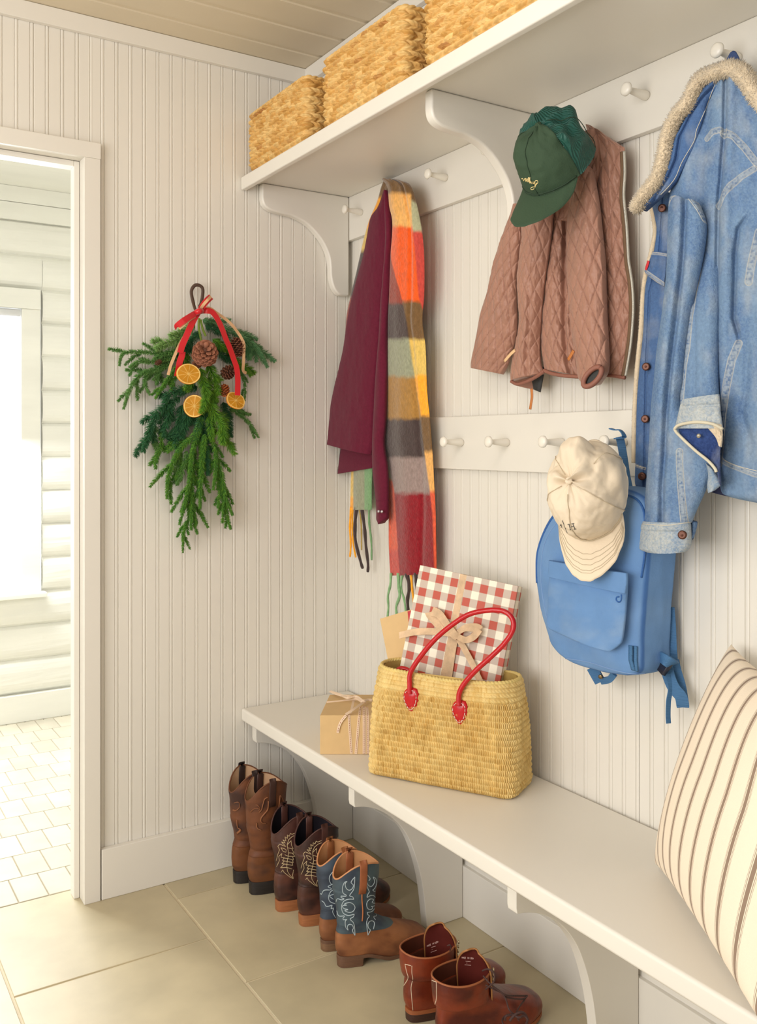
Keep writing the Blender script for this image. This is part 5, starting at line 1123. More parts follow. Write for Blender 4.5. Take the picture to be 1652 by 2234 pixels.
# small kraft gift on the bench
rt = Vector((RT[0], RT[1], 0)); fw = Vector((FW[0], FW[1], 0))
kA = onZ(698.5, 1646, .4753); kH = .1035; kW = .155
tl = kA + Vector((0, 0, kH)); kd = onZ(722.5, 1509, .4753 + kH) - tl; kd.z = 0
kg = thing('kraft_gift', 'small kraft paper gift with striped ribbon on bench beside the tote', 'gift', tuple(kA + rt * kW / 2))
kd = kd.normalized() * min(kd.length, .20)
mb = MB(); b8 = [kA, kA + rt * kW, kA + rt * kW + kd, kA + kd]; b8 = b8 + [p + Vector((0, 0, kH)) for p in b8]
mb.add(b8, [(0, 3, 2, 1), (4, 5, 6, 7), (0, 1, 5, 4), (1, 2, 6, 5), (2, 3, 7, 6), (3, 0, 4, 7)]); kb = mb.build('wrapped_box', kraft, kg, bevel=.0012)
kr = mat('cotton_ribbon', rgb(232, 206, 178), .7, bump=.3, bump_scale=400); kst = mat('red_dashes', rgb(150, 52, 48), .8)
bvk = bvh_of([kb])
def krib(pts, w, lift, dash=True, sm=4, nm='ribbon'):
    q = zc(pts, 500, 1480, 4.589); q = [(p.x, p.y) for p in catmull([(x, y, 0) for x, y in q], sm)]
    for run in drape(bvk, q, lift, 2.0):
        mb = MB(); mb.ribbon(run, w, .0004, tuple(-fw + Vector((0, 0, .6)))); mb.build(nm, kr, kg, smooth=False, fixn=False)
        if dash:
            mb = MB(); 
            for k in range(0, len(run) - 1, 2): mb.tube([run[k] - fw * .0009 + Vector((0, 0, .0005)), run[k + 1] - fw * .0009 + Vector((0, 0, .0005))], .0006, 4)
            mb.build('dashes', kst, kg, smooth=False, fixn=False)
krib([(1200, 360), (1205, 480), (1215, 620), (1225, 765)], .0034, .0008); krib([(1315, 290), (1300, 400), (1285, 560), (1268, 765)], .0034, .0008); krib([(1350, 280), (1352, 400), (1352, 765)], .0040, .0012); krib([(1380, 290), (1388, 400), (1390, 765)], .0034, .001)
krib([(1215, 350), (1230, 300), (1260, 150)], .0034, .0006, False, 2); krib([(950, 245), (1100, 232), (1240, 218), (1420, 225)], .0034, .0008, False)
def kair(pts, lifts, w, nm='bow'):
    q = zc(pts, 500, 1480, 4.589); P = []
    for (x, y), l in zip(q, lifts): P.append(onP(x, y, tl, fw) + kd * 0 - fw * l if y > 1480 + 340 / 4.589 else onZ(x, y, .4753 + kH + l))
    mb = MB(); mb.ribbon(catmull(P, 6), w, .0004, tuple(-fw + Vector((0, 0, .8)))); mb.build(nm, kr, kg, smooth=False, fixn=False)
kair([(1340, 240), (1250, 190), (1120, 170), (1010, 130)], [.012, .014, .012, .008], .0034, 'bow_tail'); kair([(1340, 225), (1270, 180), (1180, 195), (1110, 160), (1010, 128)], [.016, .018, .016, .012, .008], .003, 'bow_tail')
kair([(1345, 240), (1260, 300), (1170, 350)], [.014, .014, .010], .0034, 'bow_loop')
krib([(1180, 362), (1130, 420), (1100, 480), (1088, 545)], .0034, .004, True, 4, 'bow_tail')
kair([(1350, 235), (1385, 215), (1430, 220)], [.014, .012, .01], .0036, 'bow_tail')
mb = MB(); kk = onZ(500 + 1345 / 4.589, 1480 + 235 / 4.589, .4753 + kH + .014); mb.tube([kk - rt * .007, kk + Vector((0, 0, .002)), kk + rt * .007], .0042, 10); mb.build('knot', kr, kg, smooth=True)

# ================================================================== PILLOW
pA = Vector((-.150, -1.437, .482)); pB = Vector((-.392, -1.822, .482)); pCc = Vector((-.045, -1.530, .884))
eX = (pB - pA); eY = (pCc - pA); PLx = eX.length; eX.normalize(); PLy = .43; eY = (eY - eX * eY.dot(eX)).normalized(); pn = eX.cross(eY).normalized()
if pn.x > 0: pn = -pn
pil = thing('striped_pillow', 'cream pillow with brown ticking stripes leaning at bench end', 'pillow', tuple(pA.lerp(pB, .5)))
N_ = 300; u = np.linspace(0, 1, N_); U, V = np.meshgrid(u, u)
pin = .035
def pinch(U, V):
    du = pin * (4 * V * (1 - V)) ; dv = pin * (4 * U * (1 - U)); return U * 0 + du, dv
A_ = (U - .5) * (1 - .10 * (4 * V * (1 - V)) ** .8 * 1.0) * .50; B_ = (V - .5) * (1 - .10 * (4 * U * (1 - U)) ** .8) * .45
th_ = .085 * (np.clip(4 * U * (1 - U), 0, 1) ** .42) * (np.clip(4 * V * (1 - V), 0, 1) ** .42)
th_ = th_ + .003 * np.sin(6 * U + 3 * V) * np.clip(4 * U * (1 - U) * 4 * V * (1 - V), 0, 1)
cen = pA + eX * .245 + eY * .225 + pn * .01
Sx_ = A_ + .24 + .06 * np.clip(V - .55, 0, 1) ** 1.5 * 3
def ticks(Sx_): return np.stack([Sx_, Sx_ * 0, Sx_ * 0], -1)
V_ = []; F_ = []; C_ = []
for sgn in (1, -1):
    G = np.zeros((N_, N_, 3))
    for k in range(3): G[..., k] = cen[k] + eX[k] * A_ + eY[k] * B_ + sgn * pn[k] * th_ * (1 if sgn > 0 else .55)
    G[..., 2] = np.maximum(G[..., 2], .4765); G[..., 0] = np.minimum(G[..., 0], -.006)
    q = grid_quads(N_, N_, sgn < 0); V_.append(G.reshape(-1, 3)); F_.append(q + len(V_[0]) * (len(V_) - 1)); C_.append(ticks(Sx_).reshape(-1, 3))
me = fast_mesh('cover', np.concatenate(V_), np.concatenate(F_), np.concatenate(C_)); bm = bmesh.new(); bm.from_mesh(me); bmesh.ops.remove_doubles(bm, verts=bm.verts, dist=1e-5); bmesh.ops.recalc_face_normals(bm, faces=bm.faces); bm.to_mesh(me); bm.free()
tk = mat('ticking_cloth', None, .85, vcol=True, bump=.3, bump_scale=400, spec=.2, sheen=.1); nt = tk.node_tree; nn_ = nt.nodes; lk = nt.links
at_ = [x for x in nn_ if x.type == 'ATTRIBUTE'][0]; sx_ = nn_.new('ShaderNodeSeparateColor'); lk.new(at_.outputs['Color'], sx_.inputs[0])
def mth(op, a, b=0.0, c=None):
    m_ = nn_.new('ShaderNodeMath'); m_.operation = op
    for i_, v_ in enumerate((a, b) if c is None else (a, b, c)):
        if isinstance(v_, (int, float)): m_.inputs[i_].default_value = v_
        else: lk.new(v_, m_.inputs[i_])
    return m_.outputs[0]
f_ = mth('MULTIPLY', mth('ABSOLUTE', mth('SUBTRACT', mth('FRACT', mth('DIVIDE', sx_.outputs[0], .050)), .5)), .050)
st_ = mth('MULTIPLY', mth('LESS_THAN', f_, .0034), .9); st_ = mth('ADD', st_, mth('MULTIPLY', mth('COMPARE', f_, .0053, .0006), .75)); st_ = mth('ADD', st_, mth('MULTIPLY', mth('COMPARE', f_, .0073, .0004), .6))
mx_ = nn_.new('ShaderNodeMix'); mx_.data_type = 'RGBA'; lk.new(st_, mx_.inputs[0]); mx_.inputs[6].default_value = rgb(238, 222, 200); mx_.inputs[7].default_value = rgb(128, 104, 86); lk.new(mx_.outputs[2], nn_['Principled BSDF'].inputs['Base Color'])
addobj('cover', me, tk, pil)

# ================================================================== BOOTS
def boot(name, label, hx, hy, ang, L, H, ring_top, ring_ank, shaft_c, foot_c, sole_c, heel_c, lining_c, scal=.03, vamp=.10, group='boots lined up on the floor by the bench', rough=.45, strap_c=None, heel_h=.032, toe=1.0, lace=False, sh_noise=.2, tilt=0.0, seam=None, piping=None):
    t = thing(name, label, 'boot', (hx, hy, 0), group); ca, sa = math.cos(ang), math.sin(ang); k = L / .29
    def W(x, y, z): x2 = x + tilt * max(0, z - .05); return (hx + ca * x2 - sa * y, hy + sa * x2 + ca * y, z)
    tl_, tw_ = ring_top; al_, aw_ = ring_ank
    rows = [(H, -.010 * k - .0, -.010 * k + tl_, tw_), (H * .85, -.010 * k, -.012 * k + tl_, tw_ * .99), (H * .6, -.004 * k, -.004 * k + (tl_ + al_) / 2, (tw_ + aw_) / 2), (H * .42 if not lace else .135, .004 * k, .004 * k + al_, aw_), (.125 * k if not lace else .12, .006 * k, .128 * k, aw_), (.108 * k, .004 * k, .142 * k, .041 * k), (.092 * k, .001 * k, .170 * k, .0405 * k), (.078 * k, -.001, .203 * k, .041 * k), (.064 * k, -.002, .238 * k, .043 * k), (.050 * k, -.003, .266 * k, .0455 * k), (.036 * k, -.002, .281 * k, .047 * k), (.020 * k, .0, .288 * k, .0475 * k), (.006 * k, .004, .287 * k, .046 * k), (0.0, .006, .284 * k, .044 * k)]
    rows = [r for i, r in enumerate(rows) if i == 0 or r[0] < rows[i - 1][0] - .002]
    def zs(x): 
        t_ = min(max((x - .075 * k) / (.085 * k), 0), 1); s_ = t_ * t_ * (3 - 2 * t_); up_ = max(0, x - .2 * k) ** 1.5 * .35
        return heel_h * (1 - s_) + .009 * s_ + up_
    RA = np.array(rows); na = 72
    def surf(v, th, inset=0.0):
        """v 0..1 over rows, th angle: 0 = toe, pi = heel"""
        r = cat_interp(RA, np.array([v]))[0]; h, xb, xf, w = r; low = min(max((.13 * k - h) / (.06 * k), 0), 1); c = math.cos(th); s = math.sin(th)
        u_ = (c + 1) / 2; pw = .9 - .25 * low; foot = (.72 + .50 * u_ - .62 * max(0, u_ - .72) ** 1.3 * (2.2 - toe)) * 1.02
        wid = (w - inset) * (abs(s) ** pw) * (1 if s >= 0 else -1) * ((1 - low) + low * foot)
        x = (xf + xb) / 2 + (xf - xb - 2 * inset) / 2 * c
        tt = min(max((h - (H - .085)) / .085, 0), 1); z = h - scal * tt ** 1.5 * (abs(c) ** 2.2) * (1.0 if c < 0 else .55)
        fac = min(max(1 - h / (.14 * k), 0), 1); z = z + zs(x) * fac
        if not lace: wid *= 1; x += .0022 * math.sin(h * 60 + c) * (1 if .1 < h < .2 else .3)
        return W(x, wid, z)
    hs = RA[:, 0]
    def v_of(h): 
        vv = np.linspace(0, 1, 400); hh = cat_interp(RA, vv)[:, 0]; return float(vv[int(np.argmin(np.abs(hh - h)))])
    vv_ = v_of(vamp * k)
    def shell(nm, v0, v1, nv, cA, cB, m, inset=0.0, pat=None):
        P = np.zeros((nv, na, 3))
        for i in range(nv):
            for j in range(na): P[i, j] = surf(v0 + (v1 - v0) * i / (nv - 1), 2 * math.pi * j / na, inset)
        n1 = fbm(P[..., 0] * 30 + P[..., 1] * 21, P[..., 2] * 30, int(hx * -1000) % 50) * 3.4 + .38
        cc = mix3(np.zeros(P.shape) + cA, cB, n1); nrm2 = fbm(P[..., 0] * 45 + P[..., 1] * 33, P[..., 2] * 40, 4) * .0022
        ctr_ = P.mean(axis=1, keepdims=True); d_ = P - ctr_; d_[..., 2] = 0; d_ /= (np.linalg.norm(d_, axis=-1, keepdims=True) + 1e-6); P = P + d_ * nrm2[..., None]
        me = fast_mesh(nm, P.reshape(-1, 3), grid_quads(nv, na, wrap=True), cc); return addobj(nm, me, m, t)
    lm = mat('boot_leather_%d' % int(rough * 100), None, rough, vcol=True, noise_amt=.12, noise_scale=30, bump=.35, bump_scale=90, spec=.45)
    sh_ = shell('shaft', 0, vv_ + .004, 90, *shaft_c, lm); ft = shell('foot', vv_, 1, 70, *foot_c, lm, inset=-.0006)
    shell('lining', 0, v_of(.03 * k), 50, lining_c, lining_c * .85, mat('boot_lining', None, .7, vcol=True, noise_amt=.06, spec=.2), inset=.0032)
    # rim binding
    mb = MB(); rim = [Vector(surf(0, 2 * math.pi * j / 90, .0014)) for j in range(91)]; mb.tube(rim, .0022, 6); mb.build('rim', mat('rim_' + name + str(int(hy * -1000)), (piping[0], piping[1], piping[2], 1) if piping is not None else (shaft_c[0][0], shaft_c[0][1], shaft_c[0][2], 1), .6), t, smooth=True, fixn=False)
    # sole and heel
    def outline(grow, x0, x1, n):
        out = []
        for j in range(n):
            th = 2 * math.pi * j / n; p = Vector(surf(.985, th)); c_ = Vector(W(.13 * k, 0, 0)); d = (p - c_); d.z = 0; d.normalize(); out.append((p.x + d.x * grow, p.y + d.y * grow, 0))
        return out
    def loc(p): dx, dy = p[0] - hx, p[1] - hy; return (ca * dx + sa * dy, -sa * dx + ca * dy)
    O_ = outline(.004, 0, 1, 100); zt = [zs(loc(p)[0]) + .001 for p in O_]
    mb = MB(); th_s = .0085
    cz = W(.12 * k, 0, 0)
    vs = [(p[0], p[1], z) for p, z in zip(O_, zt)] + [(p[0], p[1], max(z - th_s, .0004)) for p, z in zip(O_, zt)]
    n_ = len(O_); fs = [(i, (i + 1) % n_, n_ + (i + 1) % n_, n_ + i) for i in range(n_)]
    # caps as strips across the width
    half = n_ // 2
    for b_ in (0, n_):
        fs.append((b_, b_ + 1, b_ + n_ - 1)); fs.append((b_ + half - 1, b_ + half, b_ + half + 1))
        for i in range(1, half - 1): fs.append((b_ + i, b_ + i + 1, b_ + (n_ - i - 1) % n_, b_ + (n_ - i) % n_))
    mb.add(vs, fs); mb.build('sole', mat('sole_' + str(int(sole_c[0] * 1e4)), tuple(list(sole_c) + [1]), .6, noise_amt=.15, noise_scale=40, bump=.3, stretch=(1, 1, 8)), t, bevel=.0012)
    hp_ = [p for p in O_ if loc(p)[0] < .070 * k]; hp_.sort(key=lambda p: loc(p)[1]); 
    le = [p for p in hp_]
    xs_ = .070 * k; ya = max(loc(p)[1] for p in hp_); yb_ = min(loc(p)[1] for p in hp_)
    arc = sorted(hp_, key=lambda p: math.atan2(loc(p)[1], loc(p)[0] - xs_ * .9) % (2 * math.pi)); ol = [Vector(W(xs_, ya * .97, 0))] + [Vector(p) for p in arc] + [Vector(W(xs_, yb_ * .97, 0))]
    m_ = len(ol); c_ = sum(ol, Vector()) / m_; mb = MB()
    vs = [(p.x, p.y, heel_h - .0065) for p in ol] + [(c_.x + (p.x - c_.x) * .95, c_.y + (p.y - c_.y) * .95, .0005) for p in ol]
    mb.add(vs, [(i, (i + 1) % m_, m_ + (i + 1) % m_, m_ + i) for i in range(m_)] + [tuple(range(m_)), tuple(range(2 * m_ - 1, m_ - 1, -1))]); mb.build('heel', mat('heel_' + str(int(heel_c[0] * 1e4)), tuple(list(heel_c) + [1]), .5, noise_amt=.2, noise_scale=30, bump=.4, bump_scale=60, stretch=(1, 1, 9)), t, bevel=.0012)
    if strap_c is not None:
        for sg in (1, -1):
            mb = MB(); th0 = sg * math.pi * .5; Vn = Vector((-sa * sg, ca * sg, 0))
            out_ = [Vector(surf(v_of(H - d_), th0)) + Vn * .0022 for d_ in (.070, .055, .04, .025, .012, .003)]; topz = out_[-1] + Vector((0, 0, .012)) - Vn * .004
            inn_ = [Vector(surf(v_of(H - d_), th0, .0045)) - Vn * .002 for d_ in (.003, .02, .04, .06)]
            mb.tube(out_ + [topz] + inn_, .0105, 10, flat=.14, up=tuple(Vn + Vector((0, 0, .01)))); mb.build('pull_strap', mat('strap_' + str(int(strap_c[0] * 1e4)), tuple(list(strap_c) + [1]), .55, noise_amt=.12, noise_scale=40), t, smooth=True, fixn=False)
    if seam is not None:
        for sg in (1, -1):
            mb = MB(); mb.tube([Vector(surf(v_of(h_), sg * math.pi * .5, -.0012)) for h_ in np.linspace(H - .07, .136 * k, 24)], .0016, 6); mb.build('side_seam', mat('seam_' + str(int(seam[0] * 1e4)), tuple(list(seam) + [1]), .6), t, smooth=True, fixn=False)
    return t, sh_, ft, surf, v_of, W
BR1 = (C3(108, 62, 34), C3(62, 36, 28)); BR1F = (C3(112, 66, 34), C3(58, 38, 30)); BLK = C3(34, 28, 26)
g1 = 'tall brown pull-on boots against the back wall'
s1 = mat('tan_overlay', rgb(140, 88, 54), .6); s2 = mat('cream_stitching', rgb(206, 182, 140), .8); s3 = mat('pale_blue_stitching', rgb(176, 190, 196), .8)
a1 = boot('western_boot', 'tall brown cowboy boot nearest the door, far one of the first pair', -.470, -.122, .04, .285, .325, (.116, .045), (.098, .038), BR1, BR1F, BLK, BLK, C3(204, 166, 132), scal=.055, strap_c=C3(46, 30, 26), heel_h=.036, rough=.6)
a2 = boot('western_boot', 'tall brown cowboy boot with tan flame overlay, near one of first pair', -.458, -.208, .0, .285, .325, (.126, .045), (.100, .038), BR1, BR1F, BLK, BLK, C3(204, 166, 132), scal=.055, strap_c=C3(64, 38, 30), heel_h=.036, rough=.6)
stitch('overlay', [a2[1]], [zc(l, 490, 1660, 7.444) for l in ([(700, 590), (650, 620), (625, 700), (600, 790), (560, 830)], [(510, 710), (545, 720), (570, 760), (560, 810)], [(710, 650), (700, 780), (640, 860), (590, 930), (600, 1000), (680, 1020)], [(430, 830), (480, 780), (560, 770)], [(520, 1010), (530, 1090), (600, 1130)], [(900, 560), (890, 650), (880, 760)], [(900, 560), (940, 620), (960, 720), (975, 750), (1010, 640)])], .0042, s1, a2[0], smooth=4, flat=.3)
stitch('overlay', [a1[1]], [zc(l, 490, 1660, 7.444) for l in ([(160, 680), (230, 670), (250, 740), (190, 800), (140, 790)], [(200, 960), (210, 1080), (260, 1120), (200, 1180)])], .0040, s1, a1[0], smooth=4, flat=.3)
BR2 = (C3(74, 42, 36), C3(44, 26, 24)); BR2F = (C3(96, 56, 44), C3(52, 30, 26)); TAN = C3(158, 98, 58)
b1 = boot('western_boot', 'dark brown cowboy boot with white feather stitching, far one of second pair', -.436, -.336, .03, .285, .268, (.120, .047), (.098, .040), BR2, BR2F, TAN, TAN, C3(26, 22, 30), scal=.052, strap_c=C3(78, 44, 36), heel_h=.030, rough=.42)
b2 = boot('western_boot', 'dark brown cowboy boot with white feather stitching, near one of second pair', -.416, -.438, .0, .285, .268, (.126, .047), (.098, .040), BR2, BR2F, TAN, TAN, C3(26, 22, 30), scal=.052, strap_c=C3(78, 44, 36), heel_h=.030, rough=.42)
fe = [[(1050, 550), (925, 600), (895, 580), (870, 640), (835, 610), (835, 680), (785, 645), (805, 730), (745, 705), (790, 770), (715, 745), (800, 840), (680, 790), (640, 830)], [(1045, 595), (930, 640), (860, 700), (825, 790), (830, 860), (845, 960), (830, 1050), (810, 1130), (800, 1220), (810, 1320), (850, 1390), (920, 1465)], [(920, 1465), (905, 1400), (930, 1290)], [(830, 860), (940, 885), (905, 800), (905, 720), (830, 800)], [(850, 960), (955, 965), (915, 890)], [(770, 995), (830, 1025), (970, 1030), (920, 970)], [(750, 1060), (830, 1070), (940, 1100), (920, 1040)], [(720, 1110), (820, 1130), (930, 1150), (915, 1105)], [(705, 1170), (810, 1185), (915, 1205), (910, 1160)], [(675, 1250), (800, 1245), (905, 1275)], [(750, 1060), (720, 1110), (760, 1115), (705, 1170), (750, 1180), (675, 1250)], [(640, 830), (670, 900), (630, 1000), (600, 1110)], [(715, 970), (650, 1030), (660, 1110), (600, 1230)], [(715, 970), (695, 1050), (755, 1050)], [(700, 860), (740, 930), (795, 950), (800, 900), (760, 875), (700, 860)], [(690, 1330), (720, 1290), (740, 1340), (850, 1430), (920, 1465)], [(1215, 545), (1290, 550), (1310, 510), (1330, 570), (1350, 520), (1370, 610), (1385, 570), (1400, 650)], [(1215, 580), (1290, 590), (1340, 640), (1350, 700)]]
stitch('stitching', [b2[1], b2[2]], [zc(l, 590, 1770, 8.935) for l in fe], .0008, s2, b2[0], step=2)
stitch('stitching', [b1[1], b1[2]], [zc([(x - 505 - (y - 550) * -.04, y - 150) for x, y in l], 590, 1770, 8.935) for l in fe[:-2]], .0008, s2, b1[0], step=2)
BL = (C3(74, 92, 98), C3(52, 62, 76)); BF = (C3(150, 96, 58), C3(108, 62, 36)); LN = C3(204, 150, 104); DB_ = C3(104, 72, 52)
c1_ = boot('western_boot', 'blue-shafted brown cowboy boot, partly hidden far one of third pair', -.425, -.578, .03, .245, .258, (.112, .038), (.088, .034), (C3(66, 78, 92), C3(46, 54, 68)), BF, DB_, C3(120, 88, 62), LN, scal=.038, strap_c=C3(150, 92, 52), heel_h=.028, rough=.6, vamp=.088, seam=C3(180, 108, 64), piping=C3(196, 134, 88))
c2_ = boot('western_boot', 'blue-shafted brown cowboy boot with white scroll stitching, near one of third pair', -.425, -.660, -.08, .250, .258, (.122, .042), (.094, .036), BL, BF, DB_, DB_, LN, scal=.038, strap_c=C3(158, 92, 56), heel_h=.028, rough=.6, vamp=.088, seam=C3(190, 116, 70), piping=C3(204, 142, 96))
sc = [[(665, 575), (600, 665), (640, 715), (625, 770), (575, 805), (525, 780), (500, 720), (505, 680), (532, 652)], [(532, 652), (490, 670), (460, 730), (452, 800), (470, 860), (520, 885)], [(520, 885), (510, 905), (430, 905)], [(430, 905), (430, 930), (480, 950), (440, 970), (365, 950), (345, 1000)], [(665, 575), (660, 700), (640, 800), (575, 895), (625, 915), (650, 960)], [(650, 960), (560, 958), (480, 990), (440, 1060), (440, 1130), (470, 1200), (540, 1235), (600, 1230), (655, 1215)], [(655, 1215), (640, 1260), (585, 1300), (640, 1360), (662, 1450), (668, 1580)], [(668, 1580), (625, 1500), (640, 1450), (620, 1400), (570, 1390), (540, 1420), (550, 1490)], [(550, 1490), (510, 1440), (500, 1340), (530, 1305)], [(530, 1305), (470, 1310), (465, 1280), (490, 1245), (390, 1245), (355, 1155)], [(450, 1080), (470, 1065), (530, 1062)], [(530, 1062), (485, 1045), (520, 1025), (580, 1015), (640, 1045), (668, 1100), (640, 1160), (580, 1185), (520, 1170), (490, 1150)], [(490, 1150), (550, 1135), (480, 1120), (450, 1080)],
      [(870, 530), (925, 600), (905, 640)], [(870, 530), (868, 640), (890, 710), (940, 740), (985, 700), (1000, 640), (980, 580)], [(980, 580), (1020, 600), (1035, 680), (1010, 760), (970, 800)], [(970, 800), (1000, 825), (1045, 828), (1030, 850), (1060, 885), (1100, 885), (1112, 930)], [(868, 640), (875, 740), (915, 830)], [(915, 830), (890, 870), (875, 925), (930, 895), (990, 900), (1030, 960), (1030, 1050), (1000, 1120), (950, 1170), (880, 1185)], [(880, 1185), (885, 1220), (915, 1245), (880, 1300), (868, 1380), (890, 1575)], [(890, 1575), (930, 1490), (900, 1450), (890, 1390), (920, 1340), (970, 1330), (1000, 1370), (985, 1470)], [(960, 1005), (985, 965), (930, 955), (880, 1000), (868, 1060), (890, 1120), (940, 1135), (970, 1105), (950, 1080)], [(950, 1080), (1000, 1070), (1025, 1030), (985, 1025), (960, 1005)], [(1075, 1160), (1060, 1180), (1005, 1175), (1035, 1240), (985, 1260), (1020, 1310)]]
stitch('stitching', [c2_[1], c2_[2]], [zc(l, 690, 1840, 7.867) for l in sc], .0011, s3, c2_[0], smooth=4, step=2)
sc2 = [[(295, 480), (235, 560), (230, 640), (265, 700), (310, 700)], [(415, 385), (360, 470)], [(75, 860), (95, 870), (135, 805), (240, 800)], [(240, 800), (265, 775), (205, 740), (310, 690)], [(330, 780), (250, 830), (215, 920), (240, 1000), (330, 1035)], [(95, 985), (140, 1020), (175, 1080), (280, 1060)], [(280, 1060), (255, 1120), (300, 1110), (285, 1180), (340, 1280)], [(330, 870), (250, 890), (235, 910), (300, 960)]]
stitch('stitching', [c1_[1], c1_[2]], [zc(l, 690, 1840, 7.867) for l in sc2], .0011, s3, c1_[0], smooth=4, step=2)
RB = (C3(128, 52, 28), C3(78, 26, 18)); RBT = C3(160, 94, 56); brs = mat('brass_eyelet', rgb(196, 180, 150), .25, metal=.9)
def lace_boot(label, hx, hy, ang):
    q = boot('lace_up_boot', label, hx, hy, ang, .276, .152, (.140, .050), (.112, .042), RB, RB, C3(150, 84, 44), C3(60, 34, 24), C3(92, 46, 32), scal=-.006, strap_c=None, heel_h=.026, rough=.3, vamp=.110, toe=1.7, lace=True, piping=RBT)
    t, sh_, ft, surf, v_of, W = q
    tm = mat('tongue_leather', rgb(92, 36, 30), .35, noise_amt=.15, noise_scale=20); mb = MB(); P = np.zeros((16, 13, 3))
    for i in range(16):
        v = i / 15
        for j in range(13):
            w = -1 + j / 6; hw = .040 * math.sqrt(1 - max(0, (v - .5) / .53) ** 2); ox = .010 * (1 - v) - .013 * w * w; P[i, j] = W(.098 + ox * .85 - w * hw * .50, w * hw * .87 + ox * .5, .095 + .098 * v)
    mb.grid(P); Q = P + np.array([-.0028 * math.cos(ang), -.0028 * math.sin(ang), 0]); mb.grid(Q)
    for a, b in ((0, 0),): pass
    nn = 13; b2_ = 16 * 13
    loop_ = [j for j in range(13)]; mb.f += [(15 * nn + j, 15 * nn + j + 1, b2_ + 15 * nn + j + 1, b2_ + 15 * nn + j) for j in range(12)] + [(i * nn, (i + 1) * nn, b2_ + (i + 1) * nn, b2_ + i * nn) for i in range(15)] + [(i * nn + 12, (i + 1) * nn + 12, b2_ + (i + 1) * nn + 12, b2_ + i * nn + 12) for i in range(15)]; mb.mi += [0] * 42
    tg = mb.build('tongue', tm, t, smooth=True, fixn=False)
    mb = MB(); e = [Vector(P[i, 0]) for i in range(16)] + [Vector(P[15, j]) for j in range(13)] + [Vector(P[i, 12]) for i in range(15, -1, -1)]; mb.tube(e, .0022, 6); mb.build('tongue_edge', mat('tan_edge', rgb(170, 116, 66), .6), t, smooth=True, fixn=False)
    for sg in (1, -1):
        for kz in (.158, .148, .138, .128):
            p = Vector(W(.122 - (.16 - kz) * .1, sg * .034, kz)); mb = MB(); n_ = Vector((-math.sin(ang) * sg, math.cos(ang) * sg, 0)) * .6 + Vector((math.cos(ang), math.sin(ang), 0)); mb.lathe([(-.002, .0036), (.001, .0038), (.0016, .0022), (.0016, 0)], p, n_, 12); mb.build('eyelet', brs, t, smooth=True)
    return q, tg
l1, tg1 = lace_boot('red-brown leather lace-up boot, far one of the nearest pair', -.400, -.930, .0)
l2, tg2 = lace_boot('red-brown leather lace-up boot with loose laces, near one of nearest pair', -.402, -1.055, -.02)
wt = mat('white_boot_stitch', rgb(220, 196, 170), .7)
stitch('stitching', [l1[1], l1[2]], [zc(l, 860, 1900, 5.507) for l in ([(132, 1120), (150, 1210), (168, 1290), (110, 1390), (70, 1490), (55, 1600), (50, 1700)], [(215, 1140), (215, 1230), (225, 1300), (205, 1400), (215, 1550), (240, 1810)], [(132, 1120), (205, 1140)])], .0009, wt, l1[0], smooth=4, step=2)
stitch('stitching', [l2[1], l2[2]], [zc(l, 860, 1900, 5.507) for l in ([(440, 1310), (440, 1420), (430, 1520), (390, 1580), (350, 1700)], [(508, 1335), (510, 1440), (505, 1560), (465, 1680), (465, 1830)], [(440, 1310), (508, 1335)])], .0009, wt, l2[0], smooth=4, step=2)
gy = mat('grey_print', rgb(208, 170, 160), .7)
F5 = {'M': [[(0, 0), (0, 1), (.5, .4), (1, 1), (1, 0)]], 'A': [[(0, 0), (.5, 1), (1, 0)], [(.2, .4), (.8, .4)]], 'D': [[(0, 0), (0, 1), (.6, 1), (1, .7), (1, .3), (.6, 0), (0, 0)]], 'E': [[(1, 0), (0, 0), (0, 1), (1, 1)], [(0, .5), (.8, .5)]], 'I': [[(.5, 0), (.5, 1)]], 'N': [[(0, 0), (0, 1), (1, 0), (1, 1)]], 'U': [[(0, 1), (0, .2), (.3, 0), (.7, 0), (1, .2), (1, 1)]], 'S': [[(1, .9), (.6, 1), (.1, .9), (.1, .6), (.9, .4), (.9, .1), (.4, 0), (0, .1)]]}
def word(txt, x0, y0, x1, y1, hgt):
    L = []; n_ = len(txt); dx = (x1 - x0) / n_; dy = (y1 - y0) / n_
    for i, ch in enumerate(txt):
        for ln in F5.get(ch, []): L.append([(x0 + dx * (i + .75 * a), y0 + dy * (i + .75 * a) - hgt * b) for a, b in ln])
    return L
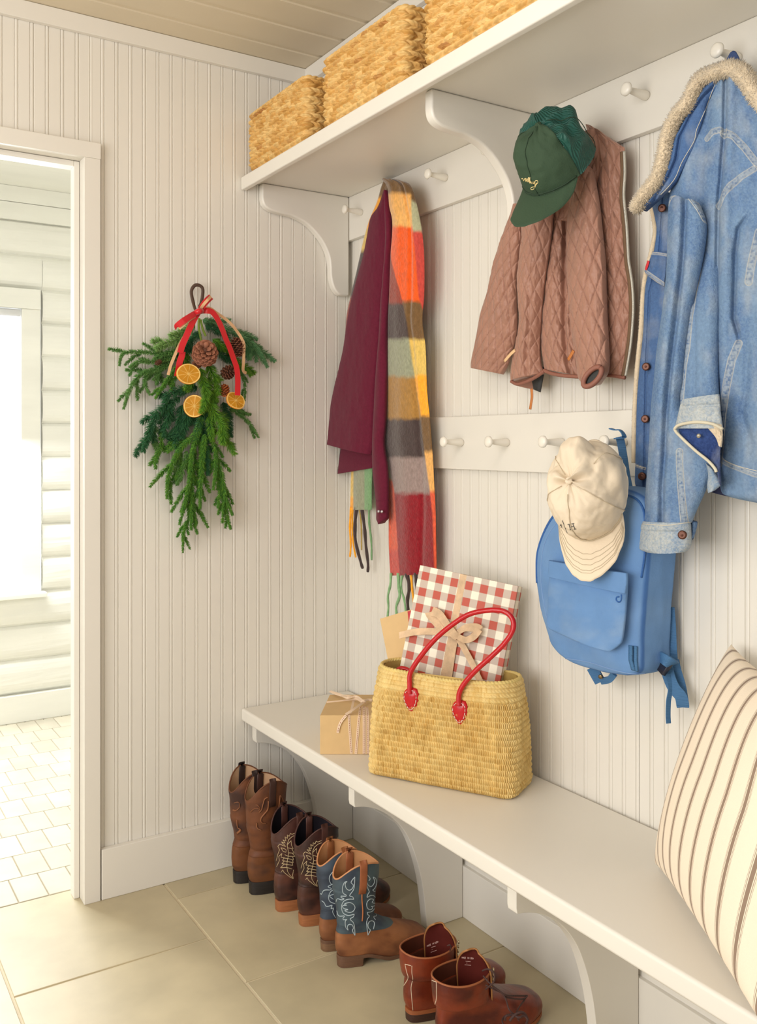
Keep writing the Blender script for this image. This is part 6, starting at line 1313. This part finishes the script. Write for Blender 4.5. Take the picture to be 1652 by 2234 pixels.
stitch('printed_mark', [tg1], [l for l in word('MADE IN USA', 932, 2066, 957, 2056, 3.6)] + [[(941, 2067), (951, 2064)], [(942, 2072), (944, 2071)], [(940, 2078), (953, 2073)]], .0005, gy, l1[0], step=1)
stitch('printed_mark', [tg2], [l for l in word('MADE IN USA', 1008, 2091, 1034, 2093, 3.6)] + [[(1016, 2097), (1027, 2098)], [(1018, 2101), (1020, 2101)], [(1014, 2105), (1028, 2106)]], .0005, gy, l2[0], step=1)
lc = mat('brown_lace', rgb(70, 44, 40), .7, bump=.8, bump_scale=300)
def lacing(pts, z, r=.0018, par=None):
    q = zc(pts, 860, 1900, 5.507); mb = MB(); mb.tube(catmull([onZ(x, y, zz) for (x, y), zz in zip(q, z)], 8), r, 7); mb.build('lace', lc, par, smooth=True, fixn=False)
T2 = l2[0]
lacing([(1060, 1200), (1130, 1180), (1200, 1230), (1200, 1330), (1140, 1390), (1100, 1420)], [.17, .18, .18, .165, .15, .14], par=T2); lacing([(1070, 1260), (1160, 1360), (1250, 1430), (1340, 1490), (1450, 1500), (1600, 1500)], [.16, .15, .14, .13, .115, .10], par=T2)
lacing([(1100, 1370), (1200, 1420), (1300, 1470), (1350, 1560), (1380, 1660), (1440, 1720), (1500, 1720)], [.145, .14, .13, .12, .11, .10, .095], par=T2); lacing([(1590, 1500), (1560, 1560), (1500, 1640), (1470, 1720), (1500, 1800)], [.10, .10, .10, .095, .09], par=T2); lacing([(1600, 1500), (1540, 1540), (1360, 1520), (1320, 1480)], [.10, .105, .12, .13], par=T2); lacing([(1330, 1790), (1350, 1740), (1430, 1730), (1500, 1760), (1560, 1740), (1600, 1780), (1590, 1839)], [.09, .1, .1, .1, .1, .095, .09], r=.0026, par=T2); lacing([(1390, 1800), (1440, 1740), (1510, 1700), (1570, 1720), (1610, 1800)], [.09, .1, .105, .1, .09], r=.0030, par=T2); lacing([(1310, 1839), (1300, 1790), (1340, 1740), (1400, 1735)], [.09, .09, .09, .09], par=T2)
T1 = l1[0]
lacing([(640, 900), (670, 890), (685, 920), (670, 960)], [.178, .182, .175, .165], r=.0014, par=T1)
